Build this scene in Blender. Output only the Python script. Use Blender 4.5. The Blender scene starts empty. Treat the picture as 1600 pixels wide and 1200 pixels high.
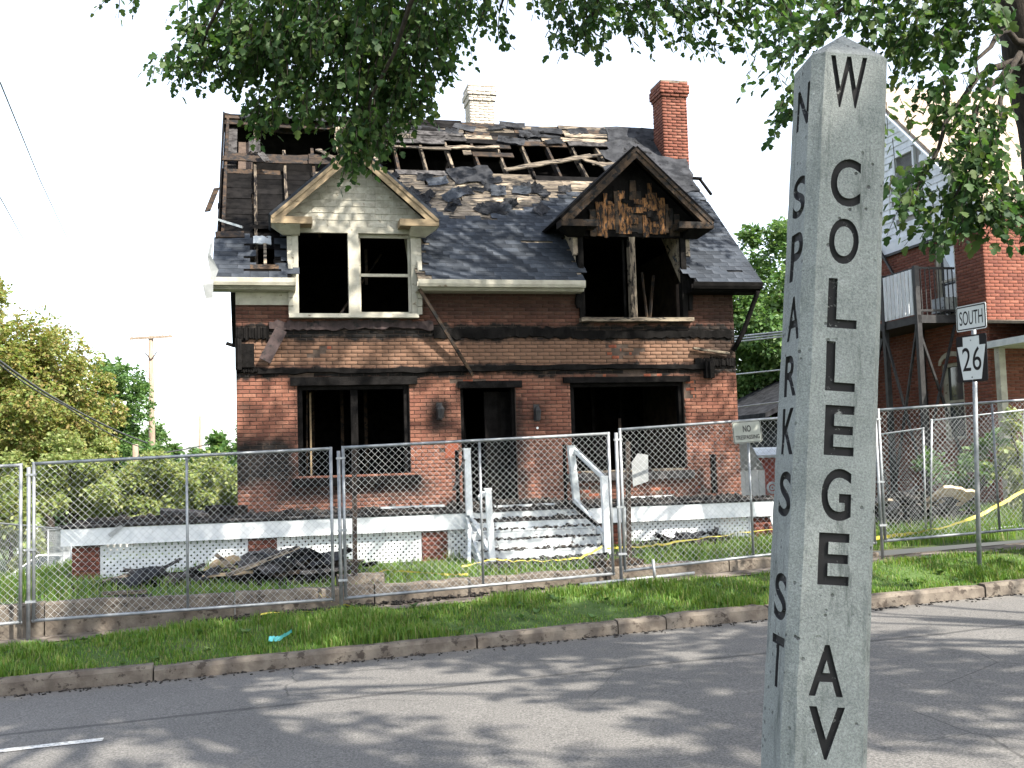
import bpy, math, random
import numpy as np
from mathutils import Matrix, Vector

# ---------------------------------------------------------------- camera, sky, sun, exposure
SC = bpy.context.scene
COL = SC.collection
F_PX = 1690.0
PITCH = math.atan(125 / 1690.0)
ROLL = 0.03
cam_data = bpy.data.cameras.new('camera')
cam = bpy.data.objects.new('camera', cam_data)
COL.objects.link(cam)
fw = Vector((0, math.cos(PITCH), math.sin(PITCH)))
up0 = Vector((0, -math.sin(PITCH), math.cos(PITCH)))
rt0 = Vector((1, 0, 0))
CR = rt0 * math.cos(ROLL) - up0 * math.sin(ROLL)
CU = rt0 * math.sin(ROLL) + up0 * math.cos(ROLL)
cam.matrix_world = Matrix(((CR.x, CU.x, -fw.x, 0), (CR.y, CU.y, -fw.y, 0), (CR.z, CU.z, -fw.z, 0), (0, 0, 0, 1)))
cam_data.sensor_width = 36.0
cam_data.lens = 36.0 * F_PX / 1600.0
cam_data.clip_start = 0.05
cam_data.clip_end = 3000.0
SC.camera = cam

SUN_AZ = math.radians(46.0)      # to the right of straight behind the camera
SUN_EL = math.radians(46.0)
SUN_DIR = Vector((math.sin(SUN_AZ) * math.cos(SUN_EL), -math.cos(SUN_AZ) * math.cos(SUN_EL), math.sin(SUN_EL)))
world = bpy.data.worlds.new('World')
SC.world = world
world.use_nodes = True
wn = world.node_tree.nodes
wl = world.node_tree.links
wn.clear()
w_out = wn.new('ShaderNodeOutputWorld')
w_bg = wn.new('ShaderNodeBackground')
w_sky = wn.new('ShaderNodeTexSky')
w_sky.sky_type = 'NISHITA'
w_sky.sun_disc = False
w_sky.sun_elevation = SUN_EL
w_sky.sun_rotation = math.atan2(SUN_DIR.x, SUN_DIR.y)
w_sky.altitude = 300.0
w_sky.air_density = 1.0
w_sky.dust_density = 2.5
w_sky.ozone_density = 1.0
w_bg.inputs['Strength'].default_value = 0.15
w_hz = wn.new('ShaderNodeHueSaturation')          # thin summer haze: a whiter sky
w_hz.inputs['Saturation'].default_value = 0.5
wl.new(w_sky.outputs[0], w_hz.inputs['Color'])
wl.new(w_hz.outputs[0], w_bg.inputs[0])
wl.new(w_bg.outputs[0], w_out.inputs[0])

sun_data = bpy.data.lights.new('sun', 'SUN')
sun_data.energy = 4.0
sun_data.angle = math.radians(0.53)
sun_data.color = (1.0, 0.93, 0.82)
sun = bpy.data.objects.new('sun', sun_data)
COL.objects.link(sun)
sun.rotation_euler = SUN_DIR.to_track_quat('Z', 'Y').to_euler()
sun.location = (10, -10, 30)

SC.view_settings.view_transform = 'Standard'
SC.view_settings.look = 'None'
SC.view_settings.exposure = 1.82
SC.view_settings.gamma = 1.0
SC.view_settings.use_curve_mapping = False
SC.cycles.max_bounces = 6
SC.cycles.diffuse_bounces = 3
SC.cycles.transparent_max_bounces = 4

# ---------------------------------------------------------------- frames: street (s along, t across, from the far kerb) and pixels with a depth
TH = math.radians(13.0)
E_ = Vector((math.cos(TH), math.sin(TH), 0))
N_ = Vector((-math.sin(TH), math.cos(TH), 0))
K0 = Vector((-1.889, 11.477, 0))
H0 = Vector((-4.614, 18.046, -0.656))          # front left corner of the burnt house at deck level

def ST(s, t, z=0.0):
    p = K0 + E_ * s + N_ * t
    return Vector((p.x, p.y, z))

def P(x, y, Y):
    """a point of the place seen at photo pixel (x, y), Y metres ahead of the photographer"""
    d = fw + CR * ((x - 800) / F_PX) + CU * ((600 - y) / F_PX)
    return d * (Y / d.y)

def sstep(a, b, x):
    x = min(1.0, max(0.0, (x - a) / (b - a)))
    return x * x * (3 - 2 * x)

def z_road(s):
    return -1.96 + 0.031 * max(-40.0, min(40.0, s))

def z_walk(s):
    return -1.675 + 0.036 * max(-40.0, min(40.0, s))

def z_yard(s, t):
    z = -1.47 + 0.022 * max(0.0, min(40.0, s - 1.0)) + 0.010 * max(0.0, min(6.0, t - 1.75))
    low = sstep(-2.9, -6.5, s) if s < -2.9 else 0.0
    z -= low * 0.12 * max(0.0, min(22.0, t - 3.6))
    z -= 0.03 * max(0.0, min(8.0, -4.0 - s))
    return z

# ---------------------------------------------------------------- helpers: names, meshes, materials
def tag(o, label=None, cat=None, group=None, kind=None):
    if label: o['label'] = label
    if cat: o['category'] = cat
    if group: o['group'] = group
    if kind: o['kind'] = kind
    return o

def empty(name, loc=(0, 0, 0), rz=0.0, parent=None):
    o = bpy.data.objects.new(name, None)
    COL.objects.link(o)
    o.location = loc
    o.rotation_euler = (0, 0, rz)
    o.empty_display_size = 0.2
    if parent: o.parent = parent
    return o

def link(name, mesh, mat=None, parent=None, loc=None):
    o = bpy.data.objects.new(name, mesh)
    COL.objects.link(o)
    if mat and not mesh.materials: mesh.materials.append(mat)
    if parent: o.parent = parent
    if loc is not None: o.location = loc
    return o

def np_mesh(name, verts, faces, smooth=False):
    """faces: M x k index array, every face the same size"""
    verts = np.asarray(verts, dtype=np.float32)
    faces = np.asarray(faces, dtype=np.int32)
    m = bpy.data.meshes.new(name)
    k = faces.shape[1]
    m.vertices.add(len(verts)); m.vertices.foreach_set('co', verts.ravel())
    m.loops.add(faces.size); m.loops.foreach_set('vertex_index', faces.ravel())
    m.polygons.add(len(faces))
    m.polygons.foreach_set('loop_start', np.arange(0, faces.size, k, dtype=np.int32))
    if smooth: m.polygons.foreach_set('use_smooth', np.ones(len(faces), dtype=bool))
    m.update(calc_edges=True)
    return m

class MB:
    def __init__(self):
        self.v = []; self.f = []
    def box(self, c, s, R=None):
        c = Vector(c); b = len(self.v)
        for dz in (-.5, .5):
            for dy in (-.5, .5):
                for dx in (-.5, .5):
                    q = Vector((dx * s[0], dy * s[1], dz * s[2]))
                    self.v.append(tuple(c + (R @ q if R else q)))
        for q in ((0, 2, 3, 1), (4, 5, 7, 6), (0, 1, 5, 4), (2, 6, 7, 3), (0, 4, 6, 2), (1, 3, 7, 5)):
            self.f.append(tuple(b + i for i in q))
        return self
    def span(self, a, b):
        """box from its low corner a to its high corner b"""
        return self.box([(a[i] + b[i]) / 2 for i in range(3)], [abs(b[i] - a[i]) for i in range(3)])
    def beam(self, p0, p1, w, h, up=(0, 0, 1)):
        p0 = Vector(p0); p1 = Vector(p1); d = p1 - p0; L = d.length; d.normalize()
        up = Vector(up); x = d.cross(up)
        if x.length < 1e-4: x = d.cross(Vector((0, 1, 0)))
        x.normalize(); z = x.cross(d)
        R = Matrix((x, d, z)).transposed()
        return self.box((p0 + p1) / 2, (w, L, h), R)
    def tube(self, pts, r, n=8, caps=True):
        pts = [Vector(p) for p in pts]; b0 = len(self.v)
        rs = r if isinstance(r, (list, tuple)) else [r] * len(pts)
        ref = None
        for i, p in enumerate(pts):
            d = (pts[min(i + 1, len(pts) - 1)] - pts[max(i - 1, 0)]).normalized()
            if ref is None:
                ref = d.orthogonal().normalized()
            ref = (ref - d * ref.dot(d))
            ref = ref.normalized() if ref.length > 1e-5 else d.orthogonal().normalized()
            o = d.cross(ref)
            for k in range(n):
                a = 2 * math.pi * k / n
                self.v.append(tuple(p + (ref * math.cos(a) + o * math.sin(a)) * rs[i]))
        for i in range(len(pts) - 1):
            for k in range(n):
                k2 = (k + 1) % n
                self.f.append((b0 + i * n + k, b0 + i * n + k2, b0 + (i + 1) * n + k2, b0 + (i + 1) * n + k))
        if caps:
            self.f.append(tuple(b0 + k for k in range(n - 1, -1, -1)))
            e = b0 + (len(pts) - 1) * n
            self.f.append(tuple(e + k for k in range(n)))
        return self
    def prism(self, poly, y0, y1):
        """polygon in x,z extruded along y"""
        b = len(self.v); n = len(poly)
        for y in (y0, y1):
            for p in poly: self.v.append((p[0], y, p[1]))
        self.f.append(tuple(range(b, b + n))); self.f.append(tuple(range(b + 2 * n - 1, b + n - 1, -1)))
        for i in range(n):
            j = (i + 1) % n
            self.f.append((b + i, b + n + i, b + n + j, b + j))
        return self
    def hexa(self, p):
        """8 points: 4 of one end, 4 of the other"""
        b = len(self.v); self.v += [tuple(q) for q in p]
        self.f += [(b, b + 3, b + 2, b + 1), (b + 4, b + 5, b + 6, b + 7)]
        for i in range(4):
            j = (i + 1) % 4
            self.f.append((b + i, b + j, b + 4 + j, b + 4 + i))
        return self
    def build(self, name, mat, parent=None, loc=None, smooth=False, fix=True):
        m = bpy.data.meshes.new(name)
        m.from_pydata(self.v, [], self.f)
        if fix:
            import bmesh
            bm = bmesh.new(); bm.from_mesh(m)
            bmesh.ops.recalc_face_normals(bm, faces=bm.faces)
            bm.to_mesh(m); bm.free()
        if smooth:
            m.polygons.foreach_set('use_smooth', np.ones(len(m.polygons), dtype=bool))
        return link(name, m, mat, parent, loc)

def rough_box(mb, c, s, R, rng, amt, n=6):
    """a board with a broken, uneven outline: n slices along x"""
    c = Vector(c); b = len(mb.v)
    for i in range(n + 1):
        x = (i / n - .5) * s[0]
        if i in (0, n): x += rng.uniform(-.5, .5) * min(.1, s[0] * .1)
        wy0 = -s[1] / 2 + rng.uniform(-1, 1) * amt; wy1 = s[1] / 2 + rng.uniform(-1, 1) * amt
        z0 = rng.uniform(-1, 1) * amt * .3
        for (y, z) in ((wy0, -s[2] / 2 + z0), (wy1, -s[2] / 2 + z0), (wy1, s[2] / 2 + z0), (wy0, s[2] / 2 + z0)):
            q = Vector((x, y, z))
            mb.v.append(tuple(c + (R @ q if R else q)))
    for i in range(n):
        for k in range(4):
            k2 = (k + 1) % 4
            mb.f.append((b + i * 4 + k, b + i * 4 + k2, b + i * 4 + 4 + k2, b + i * 4 + 4 + k))
    mb.f.append((b + 3, b + 2, b + 1, b)); e = b + n * 4
    mb.f.append((e, e + 1, e + 2, e + 3))

class NT:
    """small node-graph writer"""
    def __init__(self, name):
        self.m = bpy.data.materials.new(name); self.m.use_nodes = True
        self.t = self.m.node_tree; self.n = self.t.nodes; self.l = self.t.links
        self.n.clear()
        self.out = self.n.new('ShaderNodeOutputMaterial')
        self.bsdf = self.n.new('ShaderNodeBsdfPrincipled')
        self.l.new(self.bsdf.outputs[0], self.out.inputs[0])
    def put(self, sock, v):
        if isinstance(v, bpy.types.NodeSocket): self.l.new(v, sock)
        elif isinstance(v, (tuple, list)) and len(v) == 3 and sock.type == 'RGBA': sock.default_value = (*v, 1)
        else: sock.default_value = v
    def math(self, op, a, b=0.0, clamp=False):
        n = self.n.new('ShaderNodeMath'); n.operation = op; n.use_clamp = clamp
        self.put(n.inputs[0], a); self.put(n.inputs[1], b)
        return n.outputs[0]
    def mr(self, v, a, b, c=0.0, d=1.0, smooth=True):
        n = self.n.new('ShaderNodeMapRange')
        if smooth: n.interpolation_type = 'SMOOTHSTEP'
        self.put(n.inputs[0], v); n.inputs[1].default_value = a; n.inputs[2].default_value = b
        n.inputs[3].default_value = c; n.inputs[4].default_value = d
        return n.outputs[0]
    def mix(self, fac, a, b, mode='MIX'):
        n = self.n.new('ShaderNodeMix'); n.data_type = 'RGBA'; n.blend_type = mode
        self.put(n.inputs[0], fac); self.put(n.inputs[6], a); self.put(n.inputs[7], b)
        return n.outputs[2]
    def coords(self, obj=None, kind='Object'):
        n = self.n.new('ShaderNodeTexCoord')
        if obj: n.object = obj
        return n.outputs[kind]
    def pos(self):
        return self.n.new('ShaderNodeNewGeometry').outputs['Position']
    def scale(self, v, s):
        n = self.n.new('ShaderNodeMapping'); self.l.new(v, n.inputs[0]); n.inputs[3].default_value = s
        return n.outputs[0]
    def noise(self, v, scale, detail=4.0, rough=.6):
        n = self.n.new('ShaderNodeTexNoise'); self.l.new(v, n.inputs['Vector'])
        n.inputs['Scale'].default_value = scale; n.inputs['Detail'].default_value = detail; n.inputs['Roughness'].default_value = rough
        return n.outputs[0]
    def voro(self, v, scale, feat='F1'):
        n = self.n.new('ShaderNodeTexVoronoi'); n.feature = feat; self.l.new(v, n.inputs['Vector']); n.inputs['Scale'].default_value = scale
        return n.outputs[0]
    def island(self):
        g = self.n.new('ShaderNodeNewGeometry').outputs['Random Per Island']
        o = self.n.new('ShaderNodeObjectInfo').outputs['Random']
        return self.math('FRACT', self.math('ADD', g, o))
    def ramp(self, fac, stops):
        n = self.n.new('ShaderNodeValToRGB'); self.put(n.inputs[0], fac)
        el = n.color_ramp.elements
        while len(el) < len(stops): el.new(0.5)
        for e, (p, c) in zip(el, stops):
            e.position = p; e.color = (*c, 1)
        return n.outputs[0]
    def sep(self, v):
        n = self.n.new('ShaderNodeSeparateXYZ'); self.l.new(v, n.inputs[0])
        return n.outputs
    def bump(self, h, strength, dist=.01):
        n = self.n.new('ShaderNodeBump'); self.put(n.inputs['Height'], h)
        n.inputs['Strength'].default_value = strength; n.inputs['Distance'].default_value = dist
        self.l.new(n.outputs[0], self.bsdf.inputs['Normal'])
    def done(self, col, rough=.85, metal=0.0, spec=.3):
        self.put(self.bsdf.inputs['Base Color'], col)
        self.put(self.bsdf.inputs['Roughness'], rough)
        self.bsdf.inputs['Metallic'].default_value = metal
        self.bsdf.inputs['Specular IOR Level'].default_value = spec
        return self.m

def simple(name, a, b, scale=4.0, rough=.85, bump=.3, bscale=40.0, isl=.25, metal=0.0, spec=.3, stretch=(1, 1, 1), c=None, cpos=.62):
    """two-tone noise colour + per-piece brightness + fine relief; optional third colour in patches"""
    g = NT(name); v = g.scale(g.coords(), stretch)
    n1 = g.mr(g.noise(v, scale, 5), .32, .68)
    col = g.mix(n1, a, b)
    if c:
        n2 = g.mr(g.noise(g.scale(v, (1.7, 1.3, 2.1)), scale * .8, 6, .7), cpos, cpos + .06)
        col = g.mix(n2, col, c)
    if isl:
        k = g.mr(g.island(), 0, 1, 1 - isl, 1 + isl, smooth=False)
        h = g.n.new('ShaderNodeHueSaturation'); g.l.new(k, h.inputs['Value']); g.l.new(col, h.inputs['Color'])
        col = h.outputs[0]
    if bump: g.bump(g.noise(v, bscale, 5, .7), bump, .01)
    return g.done(col, rough, metal, spec)

M = {}
M['char'] = simple('charred_wood', (.0028, .0026, .0026), (.0085, .0078, .0076), 6, .8, .8, 35, .4, spec=.06, c=(.026, .024, .023), cpos=.67)
M['char_brown'] = simple('scorched_wood', (.014, .009, .006), (.052, .032, .018), 5, .8, .7, 35, .35, c=(.006, .0055, .0055), cpos=.50)
M['char_orange'] = simple('scorched_board', (.075, .034, .013), (.20, .095, .034), 7, .8, .8, 30, .35, c=(.008, .007, .0065), cpos=.48, stretch=(2.0, 2, .6))
M['weather'] = simple('weathered_board', (.06, .048, .037), (.23, .19, .14), 5, .85, .6, 45, .45, c=(.010, .009, .0085), cpos=.52, stretch=(.5, 2.5, 2.5))
M['weather_v'] = simple('weathered_rafter', (.035, .029, .024), (.17, .14, .105), 5, .85, .6, 45, .45, spec=.1, c=(.008, .007, .007), cpos=.50, stretch=(3, .45, .45))
M['tan_wood'] = simple('tan_trim_paint', (.17, .125, .075), (.27, .205, .125), 4, .7, .4, 50, .1, c=(.09, .06, .035), cpos=.60, stretch=(.6, 2, 2))
M['cream'] = simple('cream_trim_paint', (.30, .285, .235), (.42, .40, .335), 5, .6, .3, 60, .08, c=(.15, .115, .08), cpos=.62)
M['cream_shingle'] = simple('cream_shingle', (.26, .245, .20), (.37, .355, .30), 9, .7, .4, 60, .16, c=(.15, .125, .095), cpos=.60)
M['white'] = simple('white_paint', (.52, .55, .57), (.66, .68, .69), 5, .5, .2, 60, .06, c=(.30, .28, .26), cpos=.69)
M['white_worn'] = simple('worn_white_paint', (.34, .37, .385), (.50, .53, .54), 6, .6, .4, 50, .12, c=(.07, .06, .055), cpos=.60)
M['ash'] = simple('ashen_debris', (.020, .019, .019), (.064, .061, .061), 7, .9, .8, 30, .45, spec=.1, c=(.008, .0075, .0075), cpos=.56)
M['tar'] = simple('tar_paper', (.012, .013, .0155), (.040, .042, .047), 4, .9, .6, 25, .3, spec=.1, c=(.006, .006, .0065), cpos=.57)
M['purple'] = simple('brown_flashing', (.022, .014, .014), (.048, .031, .030), 6, .7, .4, 30, .2, c=(.006, .0055, .0055), cpos=.55)
M['steel'] = simple('galvanised_steel', (.19, .205, .215), (.32, .335, .35), 9, .5, .1, 80, .05, metal=.6, spec=.5)
M['wire'] = simple('fence_wire', (.34, .36, .37), (.48, .50, .51), 9, .5, 0, 80, 0, metal=.55, spec=.5)
M['dark_steel'] = simple('rusty_dark_steel', (.022, .018, .016), (.060, .042, .032), 12, .7, .5, 60, .1)
M['iron'] = simple('black_iron', (.012, .012, .013), (.03, .03, .031), 8, .55, .2, 50, .1)
M['grey_sheet'] = simple('grey_sheet', (.20, .21, .21), (.27, .28, .28), 3, .6, .1, 40, .05)
M['sign_white'] = simple('sign_white', (.62, .64, .64), (.68, .70, .70), 3, .45, 0, 40, 0)
M['sign_black'] = simple('sign_black', (.010, .010, .012), (.016, .016, .018), 3, .4, 0, 40, 0)
M['tape'] = simple('yellow_tape', (.62, .50, .07), (.74, .62, .12), 9, .45, .2, 30, .1)
M['teal'] = simple('turquoise_plastic', (.10, .50, .52), (.20, .66, .66), 9, .4, .2, 30, 0)
M['concrete'] = simple('old_concrete', (.09, .074, .060), (.165, .142, .115), 5, .9, .7, 45, .15, c=(.05, .04, .032), cpos=.55)
M['concrete_lt'] = simple('walk_concrete', (.10, .085, .068), (.19, .165, .14), 3, .9, .6, 45, .1, c=(.055, .042, .032), cpos=.55)
M['bark'] = simple('bark', (.016, .013, .011), (.045, .036, .029), 9, .95, 1.0, 20, 0, stretch=(3, 3, .6))
M['bark_grey'] = simple('pole_wood', (.18, .14, .105), (.28, .22, .17), 5, .9, .5, 30, 0, stretch=(3, 3, .4))
M['cable'] = simple('cable', (.03, .03, .03), (.05, .05, .05), 3, .6, 0, 40, 0)
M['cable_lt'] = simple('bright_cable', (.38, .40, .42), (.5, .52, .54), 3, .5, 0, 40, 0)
M['cable_sky'] = simple('weathered_cable', (.10, .14, .16), (.14, .18, .2), 3, .6, 0, 40, 0)
M['rubble'] = simple('rubble', (.008, .0075, .007), (.04, .034, .03), 9, .9, .6, 30, .7, c=(.17, .135, .10), cpos=.66)
M['red_paint'] = simple('red_painted_siding', (.36, .07, .05), (.46, .11, .08), 4, .7, .3, 40, .1)
M['roof_tan'] = simple('tan_shingle', (.25, .20, .155), (.35, .285, .225), 6, .9, .5, 30, .2)
M['siding_blue'] = simple('pale_blue_grey_shingle', (.66, .70, .74), (.76, .79, .82), 6, .8, .4, 40, .08)
M['stone'] = simple('grey_masonry', (.22, .22, .21), (.34, .34, .33), 5, .9, .6, 20, .2)
M['car_paint'] = simple('white_car_paint', (.72, .73, .74), (.76, .77, .78), 3, .25, 0, 40, 0, spec=.5)
M['rubber'] = simple('rubber', (.015, .015, .015), (.025, .025, .025), 5, .8, .1, 40, 0)
M['chrome'] = simple('bright_metal', (.6, .6, .6), (.7, .7, .7), 5, .25, 0, 40, 0, metal=.9)
M['lens'] = simple('lamp_lens', (.7, .72, .72), (.8, .8, .8), 5, .2, 0, 40, 0)
M['soil'] = simple('soil', (.07, .055, .04), (.13, .105, .075), 3, .95, .7, 30, 0)
M['pale_wood'] = simple('raw_split_wood', (.42, .30, .18), (.60, .46, .30), 6, .8, .5, 40, .15, stretch=(.6, 3, 3))

def glass_mat():
    g = NT('window_glass'); n = g.noise(g.coords(), 1.5)
    g.bump(n, .05, .02)
    return g.done(g.mix(n, (.02, .025, .03), (.05, .06, .07)), .05, 0, .8)
M['glass'] = glass_mat()
M['glass_pale'] = simple('pale_pane', (.42, .50, .58), (.55, .62, .68), 2, .15, 0, 10, 0, spec=.6)  # one even pale blue-grey tone for window panes

def leaf_mat(name, cols, trans=.35, rough=.5):
    g = NT(name)
    r = g.n.new('ShaderNodeNewGeometry').outputs['Random Per Island']
    col = g.ramp(r, [(i / (len(cols) - 1), c) for i, c in enumerate(cols)])
    g.done(col, rough, 0, .35)
    tr = g.n.new('ShaderNodeBsdfTranslucent'); mx = g.n.new('ShaderNodeMixShader')
    h = g.n.new('ShaderNodeHueSaturation'); h.inputs['Saturation'].default_value = 1.15; h.inputs['Value'].default_value = 1.5
    h.inputs['Hue'].default_value = .485
    g.l.new(col, h.inputs['Color']); g.l.new(h.outputs[0], tr.inputs[0])
    mx.inputs[0].default_value = trans
    g.l.new(g.bsdf.outputs[0], mx.inputs[1]); g.l.new(tr.outputs[0], mx.inputs[2]); g.l.new(mx.outputs[0], g.out.inputs[0])
    return g.m
M['leaf'] = leaf_mat('maple_leaf', [(.016, .042, .014), (.03, .072, .02), (.046, .095, .025), (.075, .112, .032)], .40, .6)
M['leaf_far'] = leaf_mat('green_leaf', [(.045, .10, .03), (.065, .135, .035), (.085, .155, .045), (.12, .18, .06)], .35)
M['leaf_yellow'] = leaf_mat('yellowing_leaf', [(.12, .18, .04), (.19, .22, .055), (.24, .22, .07), (.12, .19, .05), (.27, .20, .085), (.10, .17, .045)], .42)
M['leaf_pale'] = leaf_mat('pale_green_leaf', [(.14, .19, .06), (.19, .24, .08), (.24, .25, .10), (.14, .21, .06)], .4)
M['grass'] = leaf_mat('grass_blade', [(.055, .135, .020), (.085, .18, .027), (.11, .205, .034), (.16, .205, .048), (.09, .19, .03), (.22, .21, .085)], .38, .55)

def ground_mat(name, a, b, c, sc=1.2):
    g = NT(name); p = g.pos()
    col = g.mix(g.mr(g.noise(p, sc, 6), .35, .65), a, b)
    col = g.mix(g.mr(g.noise(p, sc * .35, 4), .52, .66), col, c)
    g.bump(g.noise(p, 14, 6, .7), .8, .05)
    return g.done(col, .95)
M['lawn'] = ground_mat('lawn_soil', (.045, .075, .022), (.07, .10, .03), (.10, .085, .05))
M['verge'] = ground_mat('verge_soil', (.045, .085, .02), (.065, .11, .028), (.075, .09, .035))

def asphalt_mat():
    g = NT('asphalt'); p = g.pos()
    base = g.mix(g.mr(g.noise(p, .5, 5), .35, .65), (.100, .097, .093), (.142, .137, .130))
    grain = g.noise(p, 58, 4, .85)
    base = g.mix(g.mr(grain, .30, .72), g.mix(.72, base, (.012, .012, .013)), g.mix(.48, base, (.30, .29, .275)))
    spk = g.mr(g.voro(p, 42), .07, .17, 1, 0)
    base = g.mix(g.math('MULTIPLY', spk, .6), base, (.26, .25, .24))
    # tyre-worn bands and a tarred seam along the street
    sp = g.n.new('ShaderNodeVectorMath'); sp.operation = 'DOT_PRODUCT'; g.l.new(p, sp.inputs[0]); sp.inputs[1].default_value = N_
    t = g.math('SUBTRACT', sp.outputs['Value'], K0.dot(N_))
    wob = g.math('MULTIPLY', g.math('SUBTRACT', g.noise(p, .8, 4), .5), .22)
    t2 = g.math('ADD', t, wob)
    seam = g.math('MULTIPLY', g.mr(t2, -2.02, -1.98), g.mr(t2, -1.90, -1.94))
    base = g.mix(g.math('MULTIPLY', seam, .55), base, (.018, .018, .02))
    gut = g.mr(t2, -.5, -.05)
    base = g.mix(g.math('MULTIPLY', gut, .5), base, (.15, .14, .125))
    # hairline cracks, old patches and oil stains
    ed = g.voro(g.mix(.06, g.scale(p, (.45, .45, .45)), g.noise(p, 1.5, 5)), 1.0, 'DISTANCE_TO_EDGE')
    crack = g.math('MULTIPLY', g.mr(ed, .0012, .0045, 1, 0), g.mr(g.noise(p, .35, 3), .50, .58))
    base = g.mix(g.math('MULTIPLY', crack, .55), base, (.018, .018, .019))
    stain = g.math('MULTIPLY', g.mr(g.noise(g.scale(p, (1.0, .7, 1)), 1.1, 6, .7), .60, .70), .35)
    base = g.mix(stain, base, (.035, .034, .034))
    g.bump(grain, .6, .008)
    return g.done(base, .85, 0, .3)
M['asphalt'] = asphalt_mat()

def line_mat():
    g = NT('road_paint'); p = g.pos()
    wear = g.mr(g.noise(p, 30, 5, .7), .42, .6)
    return g.done(g.mix(wear, (.62, .62, .60), (.30, .30, .29)), .7)
M['line'] = line_mat()

# ---------------------------------------------------------------- the setting: road, kerb, verge, walk, yard
def strip(name, mat, t_list, z_fn, s0=-160, s1=160, ds=1.0, kind='structure'):
    ss = list(np.arange(-40, 40.01, ds)); ss = [s0, -110, -75] + ss + [75, 110, s1]
    v = []; f = []
    for s in ss:
        for t in t_list: v.append(tuple(ST(s, t, z_fn(s, t))))
    k = len(t_list)
    for i in range(len(ss) - 1):
        for j in range(k - 1):
            a = i * k + j
            f.append((a, a + k, a + k + 1, a + 1))
    o = link(name, np_mesh(name, v, f, True), mat)
    return tag(o, kind=kind)

strip('road', M['asphalt'], [-9.0, -7, -5, -3, -1.5, -.5, 0.08], lambda s, t: z_road(s) + .05 * (1 - ((t + 4.5) / 4.5) ** 2) - .05)
def z_verge(s, t):
    a = sstep(.1, 1.15, t)
    return (z_road(s) + .09) * (1 - a) + (z_walk(s) - .012) * a
strip('grass_verge', M['verge'], [.12, .4, .7, 1.0, 1.25], z_verge)
strip('pavement', M['concrete_lt'], [1.22, 1.5, 1.85], lambda s, t: z_walk(s))
# yard and all the land behind it: one sheet to the horizon
ts = [1.78, 2.1, 2.5, 3, 3.5, 4, 4.5, 5, 6, 7, 9, 11, 13, 15, 18, 21, 25, 30, 40, 60, 100, 200, 500, 1200]
ss = [-1200, -500, -200, -100, -60, -40, -30, -24, -20] + list(np.arange(-17, 17.1, 1.0)) + [20, 24, 30, 40, 60, 100, 200, 500, 1200]
rngg = random.Random(4)
v = [tuple(ST(s, t, z_yard(s, t) + (rngg.uniform(-.02, .02) if 2 < t < 9 else 0))) for s in ss for t in ts]
k = len(ts)
f = [(i * k + j, (i + 1) * k + j, (i + 1) * k + j + 1, i * k + j + 1) for i in range(len(ss) - 1) for j in range(k - 1)]
tag(link('ground', np_mesh('ground', v, f, True), M['lawn']), kind='structure')
# near side of the street, where the photographer stands
strip('near_verge', M['verge'], [-200, -60, -25, -14, -10.5, -9.14], lambda s, t: z_road(s) + .12)

def kerb(name, t0, sgn):
    root = empty(name, ST(0, t0, z_road(0)), TH)
    tag(root, kind='structure')
    rng = random.Random(11)
    s = -14.0
    joints = [-14, -11, -8.2, -5.2, -1.85, 1.46, 3.05, 3.62, 4.87, 7.7, 10.6, 13.5, 16.4] if sgn > 0 else list(np.arange(-14, 17, 2.9))
    for a, b in zip(joints[:-1], joints[1:]):
        mb = MB(); n = 9; poly = []
        L = b - a - .018
        base = len(mb.v)
        dz = rng.uniform(-.012, .012); dt = rng.uniform(-.012, .012)
        for i in range(n + 1):
            x = a + .009 + L * i / n
            zr = z_road(x) - z_road(0)
            j = rng.uniform(-.006, .006); j2 = rng.uniform(-.005, .005)
            if i in (0, n): j -= rng.choice((0, .02)); 
            prof = [(-.03, -.25), (-.03 + j2, .065 + dz), (-.004, .10 + dz + j), (.11, .105 + dz + j), (.135, .08), (.135, -.25)]
            for (y, z) in prof: mb.v.append((x, (y + dt) * sgn, zr + z))
        kk = 6
        for i in range(n):
            for q in range(kk):
                q2 = (q + 1) % kk
                mb.f.append((base + i * kk + q, base + i * kk + q2, base + (i + 1) * kk + q2, base + (i + 1) * kk + q))
        mb.f.append(tuple(base + q for q in range(kk))); mb.f.append(tuple(base + n * kk + q for q in range(kk)))
        mb.build('kerb_stone', M['concrete'], root)
    mb = MB()
    for a, b in ((-160, -14.01), (joints[-1] + .02, 160)):
        mb.hexa([ST(a, t0, 0), ST(a, t0 + .13 * sgn, 0), ST(a, t0 + .13 * sgn, 0), ST(a, t0, 0)] * 2) if False else None
    return root
kerb('kerb', 0.0, 1)
kerb('near_kerb', -9.0, -1)

def lane_line(s0, s1, t):
    v = []; f = []; n = 6
    for i in range(n + 1):
        s = s0 + (s1 - s0) * i / n
        for tt in (t - .055, t + .055):
            v.append(tuple(ST(s, tt, z_road(s) + .05 * (1 - ((tt + 4.5) / 4.5) ** 2) - .05 + .005)))
    for i in range(n): f.append((2 * i, 2 * i + 2, 2 * i + 3, 2 * i + 1))
    o = link('lane_marking', np_mesh('lane_marking', v, f), M['line']); tag(o, kind='structure')
lane_line(-5.0, -1.98, -2.56)

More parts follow.
